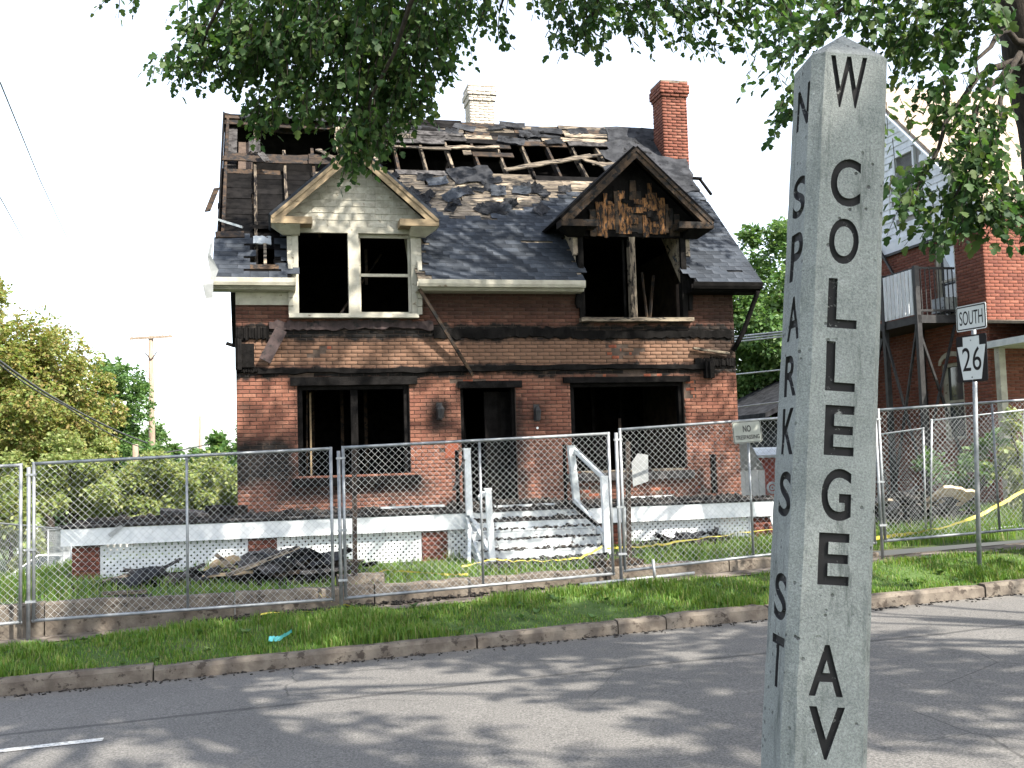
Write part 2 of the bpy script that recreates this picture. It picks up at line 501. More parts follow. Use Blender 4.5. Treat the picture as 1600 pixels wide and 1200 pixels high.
# low retaining wall between the pavement and the yard
def retaining_wall():
    root = empty('retaining_wall', ST(0, 1.75, z_walk(0)), TH)
    tag(root, 'low stained concrete retaining wall along the front of the yard behind the fence', 'wall')
    rng = random.Random(5)
    cuts = [-12, -8.6, -5.3, -3.2, -1.1, .55, 2.2, 3.5, 5.2, 7.4]
    for a, b in zip(cuts[:-1], cuts[1:]):
        mb = MB(); n = 8; base = 0
        for i in range(n + 1):
            s = a + .008 + (b - a - .016) * i / n
            top = z_yard(s, 1.9) + .05 - .06 * sstep(4, 7.4, s) - z_walk(0) + rng.uniform(-.012, .012)
            bot = z_walk(s) - .1 - z_walk(0)
            top = max(top, bot + .16)
            o = rng.uniform(-.012, .012)
            for (y, z) in ((o, bot), (o, top - .02), (.02 + o, top), (.18, top), (.18, bot)): mb.v.append((s, y, z))
        for i in range(n):
            for q in range(5):
                q2 = (q + 1) % 5
                mb.f.append((i * 5 + q, i * 5 + q2, i * 5 + 5 + q2, i * 5 + 5 + q))
        mb.f.append((0, 1, 2, 3, 4)); mb.f.append(tuple(n * 5 + q for q in range(5)))
        mb.build('wall_section', M['concrete'], root)
retaining_wall()

# ---------------------------------------------------------------- leaves and grass (numpy)
LEAF = np.array([(0, 0, 0), (.26, .10, .02), (.47, .36, .05), (.27, .46, .03), (.30, .74, .03), (0, 1.0, -.06),
                 (-.30, .74, .03), (-.27, .46, .03), (-.47, .36, .05), (-.26, .10, .02), (0, .42, -.04)], dtype=np.float32)
LEAF_F = np.array([(10, i, (i + 1) % 10) for i in range(10)], dtype=np.int32)
LEAF2 = np.array([(0, 0, 0), (.36, .40, .05), (0, 1.0, -.05), (-.36, .40, .05)], dtype=np.float32)
LEAF2_F = np.array([(0, 1, 2), (0, 2, 3)], dtype=np.int32)

def norm(a):
    return a / np.maximum(np.linalg.norm(a, axis=-1, keepdims=True), 1e-6)

def leaves_mesh(name, pos, dirs, nrm, size, tmpl=LEAF, tf=LEAF_F):
    d = norm(dirs); x = norm(np.cross(d, nrm)); z = np.cross(x, d)
    t = tmpl[None, :, :] * size[:, None, None]
    v = pos[:, None, :] + t[..., 0:1] * x[:, None, :] + t[..., 1:2] * d[:, None, :] + t[..., 2:3] * z[:, None, :]
    n = len(pos); k = len(tmpl)
    f = (tf[None] + (np.arange(n) * k)[:, None, None]).reshape(-1, 3)
    return np_mesh(name, v.reshape(-1, 3), f)

def sprays(rs, center, radii, n_sprays, per, twig, size, out_c=None, droop=.5, shell=.0, sprd=.55, upw=1.0):
    """leafy twigs inside an ellipsoid; returns leaf arrays and the twig segments"""
    u = norm(rs.normal(size=(n_sprays, 3)))
    r = rs.uniform(shell ** 3, 1, size=(n_sprays, 1)) ** (1 / 3)
    base = np.asarray(center) + u * r * np.asarray(radii)
    oc = np.asarray(out_c if out_c is not None else center)
    tdir = norm(norm(base - oc) * .8 + rs.normal(size=(n_sprays, 3)) * .5 + np.array([0, 0, -droop]))
    k = np.linspace(0, 1, per)[None, :, None]
    tw = twig * rs.uniform(.6, 1.3, size=(n_sprays, 1, 1))
    pts = base[:, None, :] + tdir[:, None, :] * k * tw + np.array([0, 0, -1]) * (k ** 2) * tw * .25
    side = norm(np.cross(tdir, np.array([0, 0, 1.0])) + 1e-4)[:, None, :]
    sg = np.where(np.arange(per) % 2 == 0, 1.0, -1.0)[None, :, None]
    ld = tdir[:, None, :] * .75 + side * sg * .75 + np.array([0, 0, -droop * .8]) + rs.normal(size=pts.shape) * .35
    ln = np.array([0, 0, upw]) + rs.normal(size=pts.shape) * sprd
    pos = (pts + side * sg * .02).reshape(-1, 3)
    sz = size * rs.uniform(.65, 1.25, size=len(pos))
    seg = (base, pts[:, -1, :])
    return pos, ld.reshape(-1, 3), ln.reshape(-1, 3), sz, seg

def grass(name, label, n, s_rng, t_rng, zf, h, keep=None, seed=1, w=.006):
    rs = np.random.RandomState(seed)
    s = rs.uniform(*s_rng, n); t = rs.uniform(*t_rng, n)
    cl = np.sin(s * 2.3 + 1.1 * np.sin(t * 3.1)) * np.sin(t * 2.7 + s * .9) + np.sin(s * 7.1 + t * 5.3) * .5
    big = np.sin(s * .83 + 2.0) * np.sin(t * 1.9 + s * .37) + .6 * np.sin(s * 1.7 + t * 2.2)
    ok = rs.uniform(size=n) < np.clip(.66 + .32 * cl + .22 * big, .08, 1)
    if keep is not None: ok &= np.array([keep(a, b) for a, b in zip(s, t)])
    s, t, cl = s[ok], t[ok], (cl + big)[ok]; n = len(s)
    z = np.array([zf(a, b) for a, b in zip(s, t)])
    p = np.stack([K0.x + E_.x * s + N_.x * t, K0.y + E_.y * s + N_.y * t, z - .01], 1)
    ang = rs.uniform(0, 2 * math.pi, n); hh = h * rs.uniform(.35, 1.3, n) * (1 + .38 * np.clip(cl, -1, 1.4))
    lean = rs.uniform(.05, .75, n)
    d = np.stack([np.cos(ang), np.sin(ang), np.zeros(n)], 1)
    x = np.stack([-np.sin(ang), np.cos(ang), np.zeros(n)], 1) * w
    m = p + d * (hh * lean * .3)[:, None] + np.array([0, 0, 1.0]) * (hh * .62)[:, None]
    tip = p + d * (hh * lean)[:, None] + np.array([0, 0, 1.0]) * (hh * (1 - .25 * lean))[:, None]
    v = np.stack([p - x, p + x, m - x * .7, m + x * .7, tip], 1).reshape(-1, 3)
    f = (np.array([(0, 1, 3), (0, 3, 2), (2, 3, 4)])[None] + (np.arange(n) * 5)[:, None, None]).reshape(-1, 3)
    o = link(name, np_mesh(name, v, f), M['grass'])
    return tag(o, label, 'grass', kind='stuff')

grass('verge_grass', 'bright green grass strip between the kerb and the wire fence', 80000, (-6.5, 11.5), (.10, 1.28), z_verge, .085, seed=3)
# broad-leaved weeds among the verge grass
rsw = np.random.RandomState(8); wp = []; wd = []; wn_ = []; ws = []
for k in range(120):
    s_, t_ = rsw.uniform(-6, 11), rsw.uniform(.18, 1.2); c_ = ST(s_, t_, z_verge(s_, t_) + .02)
    for j in range(rsw.randint(5, 10)):
        a_ = rsw.uniform(0, 6.28); wp.append(np.array(c_)); wd.append([math.cos(a_), math.sin(a_), rsw.uniform(.2, .9)]); wn_.append([0, 0, 1.0]); ws.append(rsw.uniform(.04, .10))
o = link('verge_weeds', leaves_mesh('verge_weeds', np.array(wp), np.array(wd), np.array(wn_), np.array(ws), LEAF2, LEAF2_F), M['leaf_far'])
tag(o, 'scattered broad-leaved weeds in the grass strip by the kerb', 'weeds', kind='stuff')
def keep_yard(s, t):
    u = s + 1.18
    if -2.4 < u < 9.3 and t > 4.75: return False
    if 3.3 < u < 5.6 and t > 2.6: return False
    if -.9 < s < .2 and 2.6 < t < 3.6: return False
    return True
grass('yard_grass', 'longer uneven grass in the yard behind the fence', 75000, (-9, 14.5), (1.85, 7.0), z_yard, .15, keep_yard, 7)
grass('side_yard_grass', 'rough grass left of the porch beyond the fence', 12000, (-12, -4.0), (7, 13), z_yard, .12, None, 9, .012)

# ---------------------------------------------------------------- concrete street name post in the foreground
def text_mesh(body, name, off=0.0):
    c = bpy.data.curves.new(name, 'FONT'); c.body = body; c.fill_mode = 'BOTH'; c.extrude = .5; c.resolution_u = 6; c.offset = off
    o = bpy.data.objects.new(name, c); COL.objects.link(o)
    dg = bpy.context.evaluated_depsgraph_get(); dg.update()
    m = bpy.data.meshes.new_from_object(o.evaluated_get(dg))
    bpy.data.objects.remove(o); bpy.data.curves.remove(c)
    import bmesh
    bm = bmesh.new(); bm.from_mesh(m); bmesh.ops.remove_doubles(bm, verts=bm.verts, dist=1e-5)
    bmesh.ops.recalc_face_normals(bm, faces=bm.faces); bm.to_mesh(m); bm.free()
    m.materials.clear()
    co = np.empty(len(m.vertices) * 3, np.float32); m.vertices.foreach_get('co', co); co = co.reshape(-1, 3)
    lo, hi = co.min(0), co.max(0)
    co = (co - (lo + hi) / 2) / np.maximum(hi - lo, 1e-6)      # unit box, centred
    m.vertices.foreach_set('co', co.ravel()); m.update()
    return m
_tm = {}
def letter_mesh(ch):
    if ch not in _tm: _tm[ch] = text_mesh(ch, 'letter', .019)
    return _tm[ch].copy()

def scaled(m, M4):
    m.transform(M4)
    return m

def street_post():
    top = P(1311, 106, 2.2); bot = P(1268, 1200, 2.2)
    axis = (top - bot).normalized()
    ground = z_road(-1) + .12
    base = bot + axis * ((ground - .05 - bot.z) / axis.z)
    L = (top - base).length
    root = empty('street_name_post', base, 0)
    tag(root, 'leaning square concrete post with carved black street names in the foreground', 'street post')
    X = axis.cross(Vector((0, 1, 0))).cross(axis).cross(axis)
    y = Vector((0, 1, 0)); y = (y - axis * y.dot(axis)).normalized(); x = y.cross(axis)
    yaw = math.radians(3)
    x2 = x * math.cos(yaw) + y * math.sin(yaw); y2 = y * math.cos(yaw) - x * math.sin(yaw)
    root.rotation_euler = Matrix((x2, y2, axis)).transposed().to_euler()
    dvis = (top - bot).length
    def half(z):                       # tapers towards the top
        return .0765 + .0075 * (L - z) / dvis
    ch = .021
    import bmesh
    bm = bmesh.new(); rings = []; rng = random.Random(2)
    zs = list(np.linspace(0, L, 60))
    for z in zs:
        h = half(z); r = []
        for (a, b) in ((-h, -h + ch), (-h + ch, -h), (h - ch * .6, -h), (h, -h + ch * .6), (h, h - ch), (h - ch, h), (-h + ch, h), (-h, h - ch)):
            k = rng.uniform(-.0011, .0011)
            r.append(bm.verts.new((a + k, b + rng.uniform(-.0011, .0011), z)))
        rings.append(r)
    for r0, r1 in zip(rings[:-1], rings[1:]):
        for i in range(8):
            j = (i + 1) % 8
            bm.faces.new((r0[i], r0[j], r1[j], r1[i]))
    ap = bm.verts.new((0.004, 0, L + .070))
    mid = [bm.verts.new((v.co.x * .94, v.co.y * .94, L + .006)) for v in rings[-1]]
    for i in range(8):
        j = (i + 1) % 8
        bm.faces.new((rings[-1][i], rings[-1][j], mid[j], mid[i])); bm.faces.new((mid[i], mid[j], ap))
    bm.faces.new(list(reversed(rings[0])))
    bmesh.ops.recalc_face_normals(bm, faces=bm.faces)
    m = bpy.data.meshes.new('shaft'); bm.to_mesh(m); bm.free()
    g = NT('post_concrete'); v = g.coords()
    col = g.mix(g.mr(g.noise(v, 9, 6, .7), .3, .7), (.140, .151, .150), (.230, .242, .237))
    grain = g.noise(v, 260, 3, .8)
    col = g.mix(g.mr(grain, .3, .7), g.mix(.35, col, (.06, .065, .065)), g.mix(.25, col, (.48, .49, .47)))
    col = g.mix(g.mr(g.noise(g.scale(v, (1, 1, .18)), 22, 6, .75), .54, .70), col, (.10, .108, .105))
    pits = g.math('MULTIPLY', g.mr(g.voro(v, 42), .11, .19, 1, 0), g.mr(g.noise(v, 5, 3), .44, .56))
    col = g.mix(g.math('MULTIPLY', pits, .85), col, (.05, .05, .05))
    col = g.mix(g.mr(g.noise(v, 26, 5, .7), .68, .74), col, (.40, .42, .41))
    hgt = g.math('SUBTRACT', g.math('ADD', g.math('MULTIPLY', grain, .5), g.noise(v, 60, 5, .7)), g.math('MULTIPLY', pits, 1.5))
    g.bump(hgt, .75, .0035)
    pm = g.done(col, .9, 0, .25)
    g = NT('groove_paint'); v = g.coords()
    chip = g.mr(g.noise(v, 60, 6, .75), .60, .68)
    lm = g.done(g.mix(chip, (.012, .011, .012), (.20, .20, .19)), .8)
    m.materials.append(pm)
    shaft = link('shaft', m, None, root); m.polygons.foreach_set('use_smooth', np.zeros(len(m.polygons), bool))
    # carved letters
    right = [('W', 1330, 110, 190, .073), ('C', 1326, 265, 339, .060), ('O', 1323, 355, 426, .059), ('L', 1321, 446, 523, .058), ('L', 1318, 541, 618, .058),
             ('E', 1316, 637, 715, .058), ('G', 1311, 732, 813, .058), ('E', 1307, 829, 910, .060), ('A', 1296, 997, 1077, .066), ('V', 1295, 1090, 1172, .069)]
    left = [('N', 1257, 140, 206), ('S', 1252, 280, 345), ('P', 1249, 366, 442), ('A', 1245, 465, 535), ('R', 1243, 556, 622), ('K', 1239, 638, 712),
            ('S', 1234, 736, 808), ('S', 1226, 893, 968), ('T', 1224, 990, 1072)]
    inv = Matrix((x2, y2, axis))       # world -> local
    def axz(px, py):
        d = P(px, py, 2.2); return (inv @ (d - base)).z
    import bmesh as _b
    cut = _b.new()
    def carve(ch_, zc, hh, ww, face, off):
        h = half(zc); dep = .0085
        for kind_ in ('cut', 'inlay'):
            mm = letter_mesh(ch_)
            S = Matrix.Diagonal((ww, hh, 1, 1))
            if kind_ == 'cut': th = dep * 2; o = h
            else: th = .0012; o = h - dep + .0008
            S = Matrix.Diagonal((ww, hh, th, 1))
            if face == 'r': R = Matrix(((1, 0, 0, off), (0, 0, -1, -o), (0, 1, 0, zc), (0, 0, 0, 1)))
            else: R = Matrix(((0, 0, -1, -o), (-1, 0, 0, off), (0, 1, 0, zc), (0, 0, 0, 1)))
            mm.transform(R @ S)
            if kind_ == 'cut':
                cut.from_mesh(mm)
            else:
                mm.materials.append(lm)
                link('letter', mm, None, root)
    for (c_, px, y0, y1, ww) in right:
        zc = axz(px, (y0 + y1) / 2); carve(c_, zc, (axz(px, y0) - axz(px, y1)) * .97, ww * 1.02, 'r', (px - (1335 - (y0 + y1 - 300) / 2 * .0385)) / F_PX * 2.12)
    for (c_, px, y0, y1) in left:
        zc = axz(px, (y0 + y1) / 2); carve(c_, zc, (axz(px, y0) - axz(px, y1)) * .97, .078, 'l', -.016)
    cm = bpy.data.meshes.new('groove'); cut.to_mesh(cm); cut.free(); cm.materials.append(lm)
    # cut the grooves into the shaft for good
    cutter = bpy.data.objects.new('groove', cm); COL.objects.link(cutter); cutter.parent = root
    md = shaft.modifiers.new('carve', 'BOOLEAN'); md.operation = 'DIFFERENCE'; md.object = cutter; md.solver = 'EXACT'; md.use_self = True
    try: md.material_mode = 'TRANSFER'
    except Exception: pass
    dg = bpy.context.evaluated_depsgraph_get(); dg.update()
    nm = bpy.data.meshes.new_from_object(shaft.evaluated_get(dg))
    shaft.modifiers.clear(); shaft.data = nm; nm.name = 'shaft'
    bpy.data.objects.remove(cutter)
street_post()

# ---------------------------------------------------------------- chain-link fence panels
def chain_panel(p0, p1, z0b, z0t, z1b, z1t, label, mid=True, tilt=0.0, group='temporary fence panels', foot=None, pitch=.083, thick=1.0, wr=.0019):
    p0 = Vector(p0); p1 = Vector(p1)
    d = Vector((p1.x - p0.x, p1.y - p0.y, 0)); L = d.length; rz = math.atan2(d.y, d.x)
    root = empty('wire_fence', (p0.x, p0.y, z0b), rz)
    tag(root, label, 'wire fence', group)
    H = ((z0t - z0b) + (z1t - z1b)) / 2
    def pt(x, h):
        k = x / L
        zb = (z1b - z0b) * k; zt = (z0t - z0b) * (1 - k) + (z1t - z0b) * k
        return Vector((x, -tilt * h, zb + (zt - zb) * h / H))
    R = .0185 * thick
    MB().tube([pt(0, H), pt(L, H)], R, 10).build('top_rail', M['steel'], root, smooth=True)
    MB().tube([pt(0, 0), pt(L, 0)], R, 10).build('bottom_rail', M['steel'], root, smooth=True)
    for i, x in enumerate((R, L - R)):
        MB().tube([pt(x, -.02), pt(x, H + .02)], R * 1.05, 10).build('upright', M['steel'], root, smooth=True)
    if mid:
        MB().tube([pt(L / 2, .02), pt(L / 2, H - .02)], R * .85, 10).build('middle_bar', M['steel'], root, smooth=True)
    if foot is not None:
        mb = MB().tube([pt(-.035, foot - z0b), pt(-.035, H * .98)], R * 1.2, 10)
        mb.build('driven_post', M['steel'], root, smooth=True)
        for h in (H * .12, H * .45, H * .93):
            c = pt(-.01, h)
            MB().box(c, (.11, .046, .026)).build('clamp', M['steel'], root)
    # woven wire: two families of diagonals
    vs = []; fs = []; tri = [(math.cos(a), math.sin(a)) for a in (0.3, 2.394, 4.489)]
    def seg(a, b, off):
        n0 = len(vs)
        dd = (pt(*b) - pt(*a)).normalized(); o1 = Vector((0, 1, 0)); o2 = dd.cross(o1)
        for q in (pt(*a), pt(*b)):
            for (cx, cy) in tri: vs.append(tuple(q + Vector((0, off, 0)) + o1 * cx * wr + o2 * cy * wr))
        for k in range(3):
            k2 = (k + 1) % 3; fs.append((n0 + k, n0 + k2, n0 + 3 + k2, n0 + 3 + k))
    c = -H
    while c < L:
        a0 = max(0.0, c); a1 = min(L, c + H)
        if a1 - a0 > .02:
            seg((a0, a0 - c), (a1, a1 - c), .002)
            seg((a0, H - (a0 - c)), (a1, H - (a1 - c)), -.002)
        c += pitch
    o = link('chain_link', np_mesh('chain_link', vs, fs), M['wire'], root)
    o['kind'] = 'stuff'
    return root

def fz(s): return ST(s + .108, 1.538)
zf_ = lambda s: z_walk(s + .1)
chain_panel(fz(-7.05), fz(-3.50), -1.70, .06, -1.595, .155, 'wire fence panel at the left edge of the photo beside the pair of posts', foot=zf_(-7.05) - .02)
chain_panel(fz(-3.40), fz(-.05), -1.585, .165, -1.536, .250, 'wire fence panel in front of the porch\'s left lattice and yard debris', foot=zf_(-3.4) - .03)
chain_panel(fz(.06), fz(3.44), -1.533, .257, -1.415, .350, 'wire fence panel in front of the porch steps and front door', foot=zf_(.06) - .03)
chain_panel(fz(3.56), fz(7.12), -1.388, .395, -1.195, .560, 'wire fence panel that carries the no trespassing sign', foot=zf_(3.56) - .02)
chain_panel(fz(7.24), fz(10.8), -1.178, .580, -1.06, .735, 'wire fence panel behind the highway route sign', foot=zf_(7.24) - .02)
# panels standing loose in the yard on the right and on the left
q0, q1 = ST(9.15, 3.2), ST(12.6, 3.4)
chain_panel(q0, q1, -1.28, .47, -1.12, .74, 'loose fence panel leaning in the right yard above the debris heap', mid=True, tilt=.10, thick=.8)
q0, q1 = ST(8.25, 6.2), ST(9.2, 3.35)
chain_panel(q0, q1, -1.32, .15, -1.27, .36, 'low fence panel running back beside the right debris heap', mid=True, tilt=-.05, thick=.8)
a0, a1 = P(-60, 812, 19.5), P(112, 828, 23.5)
chain_panel(a0, a1, a0.z - 1.75, a0.z, a1.z - 1.75, a1.z, 'distant fence panel left of the porch, nearest the left edge', mid=True)
a2 = P(116, 828, 31)
chain_panel(P(75, 828, 24.2), a2, P(75, 828, 24.2).z - 1.75, P(75, 828, 24.2).z, a2.z - 1.8, a2.z, 'distant gate-like fence panel with white posts by the parked car', mid=True)

# foot plate of the fence by the walk (skids)
mb = MB().tube([ST(3.05, 1.42, z_walk(3) + .05), ST(4.6, 1.5, z_walk(4.6) + .05)], .022, 8)
mb.tube([ST(4.05, 1.45, z_walk(4) + .04), ST(4.05, 1.5, z_walk(4) + .27)], .02, 8)
tag(mb.build('fence_skid', M['steel'], smooth=True), 'steel fence foot lying on the pavement under the crooked fence post', 'fence foot')

# ---------------------------------------------------------------- signs
def put_text(body, name, mat, parent, box, y, z_is='xz', thick=.002, bold=0.0):
    """flat lettering on a plate that faces -y: box = (x0, x1, z0, z1)"""
    m = text_mesh(body, name, bold); x0, x1, z0, z1 = box
    m.transform(Matrix(((x1 - x0, 0, 0, (x0 + x1) / 2), (0, 0, -thick, y), (0, z1 - z0, 0, (z0 + z1) / 2), (0, 0, 0, 1))))
    m.materials.append(mat)
    return link(name, m, None, parent)

def round_rect(w, h, r, n=5):
    p = []
    for cx, cz, a0 in ((w / 2 - r, h / 2 - r, 0), (-w / 2 + r, h / 2 - r, 90), (-w / 2 + r, -h / 2 + r, 180), (w / 2 - r, -h / 2 + r, 270)):
        for i in range(n + 1):
            a = math.radians(a0 + 90 * i / n); p.append((cx + r * math.cos(a), cz + r * math.sin(a)))
    return p

def ring(mb, outer, inner, y0, y1):
    b = len(mb.v); n = len(outer)
    for y in (y0, y1):
        for p in outer: mb.v.append((p[0], y, p[1]))
        for p in inner: mb.v.append((p[0], y, p[1]))
    for i in range(n):
        j = (i + 1) % n
        mb.f.append((b + i, b + j, b + n + j, b + n + i))
        mb.f.append((b + 2 * n + i, b + 3 * n + i, b + 3 * n + j, b + 2 * n + j))
        mb.f.append((b + i, b + 2 * n + i, b + 2 * n + j, b + j))
        mb.f.append((b + n + i, b + n + j, b + 3 * n + j, b + 3 * n + i))
    return mb

def route_sign():
    foot = ST(7.05, 1.05, 0); foot = P(1529, 884, 14.0)
    zg = z_walk(8.0) - .08
    root = empty('route_sign', (foot.x, foot.y, zg), 0)
    tag(root, 'highway route sign reading SOUTH 26 on a steel pole by the fence', 'road sign')
    topz = P(1521, 485, 14).z - zg
    lean = (P(1521, 485, 14).x - foot.x)
    mb = MB()
    mb.tube([(0, 0, -.3), (lean * .5, 0, topz * .5), (lean, 0, topz - .02)], .030, 10)
    mb.build('pole', M['steel'], root, smooth=True)
    rz = math.radians(-77)
    # plates face left, towards the traffic
    def plate(name, w, h, zc, y):
        e = bpy.data.objects.new(name, None)
        mb = MB().prism(round_rect(w, h, .03), -.004, 0)
        o = mb.build(name, M['sign_white'], root)
        o.location = (lean * (zc / topz), 0, zc); o.rotation_euler = (0, math.radians(1.5), rz)
        off = Matrix.Rotation(rz, 4, 'Z') @ Vector((0, -.036, 0)); o.location = Vector(o.location) + off
        return o
    zs = P(1517, 496, 14).z - zg; hs = .335
    s = plate('direction_plate', .61, hs, zs, 0)
    ring(MB(), round_rect(.585, hs - .025, .024), round_rect(.555, hs - .055, .016), -.0065, -.0035).build('border', M['sign_black'], s)
    put_text('SOUTH', 'lettering', M['sign_black'], s, (-.235, .235, -.092, .092), -.005)
    zk = P(1519, 560, 14).z - zg
    kk = plate('route_plate', .62, .61, zk, 0)
    kk.data.materials.clear(); kk.data.materials.append(M['sign_black'])
    key = [(-.185, -.275), (.185, -.275), (.285, .165), (.165, .165), (.165, .285), (-.165, .285), (-.165, .165), (-.285, .165)]
    MB().prism(key, -.0075, -.0045).build('keystone', M['sign_white'], kk)
    put_text('2', 'digit', M['sign_black'], kk, (-.185, -.015, -.16, .145), -.009)
    put_text('6', 'digit', M['sign_black'], kk, (.025, .195, -.16, .145), -.009)
    MB().tube([(0, -.004, .235), (0, -.012, .235)], .011, 8).build('bolt', M['steel'], kk)
    MB().tube([(0, -.004, -.245), (0, -.012, -.245)], .011, 8).build('bolt', M['steel'], kk)
route_sign()

def trespass_sign():
    c = P(1165, 675, 14.13)
    root = empty('warning_sign', c, TH)
    tag(root, 'small grey NO TRESPASSING sign wired to the fence top', 'sign')
    mb = MB().prism(round_rect(.405, .285, .025), -.003, 0)
    pl = mb.build('plate', M['sign_white'], root); pl.rotation_euler = (0, math.radians(-3.2), 0); pl.location = (0, -.045, 0)
    m2 = simple('faded_sign', (.21, .225, .20), (.27, .285, .26), 6, .5, 0, 40, 0)
    pl.data.materials.clear(); pl.data.materials.append(m2)
    ring(MB(), round_rect(.392, .272, .022), round_rect(.378, .258, .018), -.005, -.002).build('border', M['sign_black'], pl)
    put_text('NO', 'lettering', M['sign_black'], pl, (-.058, .054, .0, .085), -.004, bold=.02)
    put_text('TRESPASSING', 'lettering', M['sign_black'], pl, (-.168, .168, -.095, -.040), -.004, bold=.02)
trespass_sign()

def perforated_post(x, y_top, y_bot, Y, label, plate=False):
    a = P(x, y_bot, Y); b = P(x - 2, y_top, Y)
    root = empty('perforated_post', (a.x, a.y, a.z - .05), TH)
    tag(root, label, 'sign post')
    H = b.z - a.z + .05; lx = b.x - a.x
    w = .052
    # square tube with real holes in its front: two rails and the webs between the holes
    mb = MB()
    for sx in (-1, 1): mb.beam((sx * w * .36, -w / 2, 0), (sx * w * .36 + lx, -w / 2, H), w * .28, .004, (0, 1, 0))
    mb.beam((0, w / 2, 0), (lx, w / 2, H), w, .004, (0, 1, 0))
    for sx in (-1, 1): mb.beam((sx * w / 2, 0, 0), (sx * w / 2 + lx, 0, H), .004, w, (0, 1, 0))
    z = .012
    while z < H - .02:
        mb.box((lx * z / H, -w / 2, z), (w * .5, .0035, .012)); z += .0254
    mb.build('tube', M['dark_steel'], root)
    if plate:
        c = P(1000, 736, Y - .06)
        pl = MB().prism([(-.085, -.21), (.115, -.13), (.10, .22), (-.04, .235), (-.115, .10)], -.003, .003).build('sign_plate', M['grey_sheet'], root)
        R = Matrix.Rotation(-TH, 3, 'Z')
        pl.location = R @ (c - root.location); pl.rotation_euler = (math.radians(-6), math.radians(4), math.radians(-18))
perforated_post(555, 700, 905, 13.55, 'thin rusty perforated steel post standing in the left yard grass')
perforated_post(983, 690, 885, 14.45, 'rusty perforated steel post with a bent grey plate beside the crooked fence joint', True)

# ---------------------------------------------------------------- the burnt house (local frame: x along the front, y into the house, z up from the deck)
house = empty('burnt_house', H0, TH)
tag(house, 'fire-gutted red brick house with a collapsing roof and two dormers', 'house')

def brick_mat(name, soot=True, ref=None, cols=None):
    g = NT(name)
    r = g.island()
    cols = cols or [(.165, .068, .044), (.215, .094, .061), (.132, .053, .036), (.262, .125, .083)]
    col = g.ramp(r, [(0, cols[0]), (.35, cols[1]), (.65, cols[2]), (1, cols[3])])
    v = g.coords(ref) if ref else g.coords()
    fine = g.noise(v, 38, 5, .7)
    col = g.mix(g.mr(fine, .35, .68, 0, .45), col, (.09, .035, .025))
    if soot:
        wob = g.math('MULTIPLY', g.math('SUBTRACT', g.noise(v, 2.2, 5, .65), .5), .55)
        wob2 = g.math('MULTIPLY', g.math('SUBTRACT', g.noise(g.scale(v, (1.3, 1, .9)), 1.7, 5, .65), .5), .5)
        x, y, z = g.sep(v)
        X = g.math('ADD', x, wob); Z = g.math('ADD', z, wob2)
        def box(x0, x1, z0, z1, s=.15, k=1.0):
            m = g.math('MULTIPLY', g.mr(X, x0 - s, x0 + s), g.mr(X, x1 + s, x1 - s))
            m = g.math('MULTIPLY', m, g.math('MULTIPLY', g.mr(Z, z0 - s, z0 + s), g.mr(Z, z1 + s, z1 - s)))
            return g.math('MULTIPLY', m, k)
        tan = g.math('ADD', box(-1, 10, 2.40, 2.92, .10, .62), box(1.5, 8.5, 2.1, 2.4, .2, .25), True)
        col = g.mix(tan, col, (.125, .086, .056))
        ms = [box(-1, 10, 2.84, 3.14, .07, .97), box(-1, 10, 2.21, 2.41, .06, .92), box(-1, 10, 3.05, 3.25, .15, .65), box(2.9, 10, 3.15, 4.0, .25, .66), box(-.5, 1.2, 3.1, 4.0, .2, .45), box(1.0, 3.2, 2.0, 2.4, .15, .5), box(5.6, 8.2, 2.05, 2.4, .15, .45),
              box(-.8, 1.0, .35, 1.25, .30, .98), box(.6, 3.2, .10, .5, .2, .8), box(3.2, 3.65, 1.2, 1.85, .16, .8), box(4.95, 5.4, 1.3, 1.8, .16, .5), box(3.55, 3.85, 0, 2.0, .10, .35),
              box(4.72, 4.95, -.2, 1.9, .12, .75), box(8.35, 10, 2.2, 3.9, .3, .72), box(5.6, 8.2, 3.0, 3.3, .2, .6), box(5.6, 8.2, -.2, .42, .2, .40),
              box(8.05, 8.75, -.3, .75, .12, .42), box(3.0, 3.7, 3.0, 3.9, .3, .35), box(-.3, .05, 2, 3.9, .08, .4)]
        acc = ms[0]
        for m_ in ms[1:]: acc = g.math('MAXIMUM', acc, m_)
        acc = g.math('MULTIPLY', acc, g.mr(g.noise(v, 6, 5, .7), .15, .5, .72, 1.0))
        acc = g.math('MULTIPLY', acc, 1.15, True)
        col = g.mix(acc, col, (.006, .0052, .005))
        ash = g.math('MULTIPLY', g.mr(g.noise(g.scale(v, (1, 1, 1.6)), 3.1, 5, .7), .56, .70), .30)
        col = g.mix(ash, col, (.17, .12, .09))
    g.bump(g.noise(v, 60, 5, .7), .6, .008)
    return g.done(col, .9, 0, .25)
M['brick'] = brick_mat('sooty_brick', True, house)
M['brick_raw'] = brick_mat('spalled_brick', False, house, [(.17, .05, .027), (.22, .066, .033), (.14, .038, .022), (.25, .085, .043)])
M['mortar'] = simple('sooty_mortar', (.045, .032, .026), (.085, .062, .048), 5, .95, .5, 50, 0, c=(.02, .018, .017), cpos=.58)
M['brick_pier'] = brick_mat('pier_brick', False, None, [(.11, .035, .024), (.15, .05, .032), (.095, .03, .022), (.19, .07, .045)])

# opening table on the front: x0, x1, z0, z1
OPEN = [(1.00, 2.90, .53, 2.10), (3.80, 4.79, -.3, 2.02), (5.80, 7.97, .47, 2.08), (1.02, 3.00, 3.27, 4.4), (6.08, 8.02, 3.23, 4.4)]
WALL_W, WALL_H = 9.02, 3.92

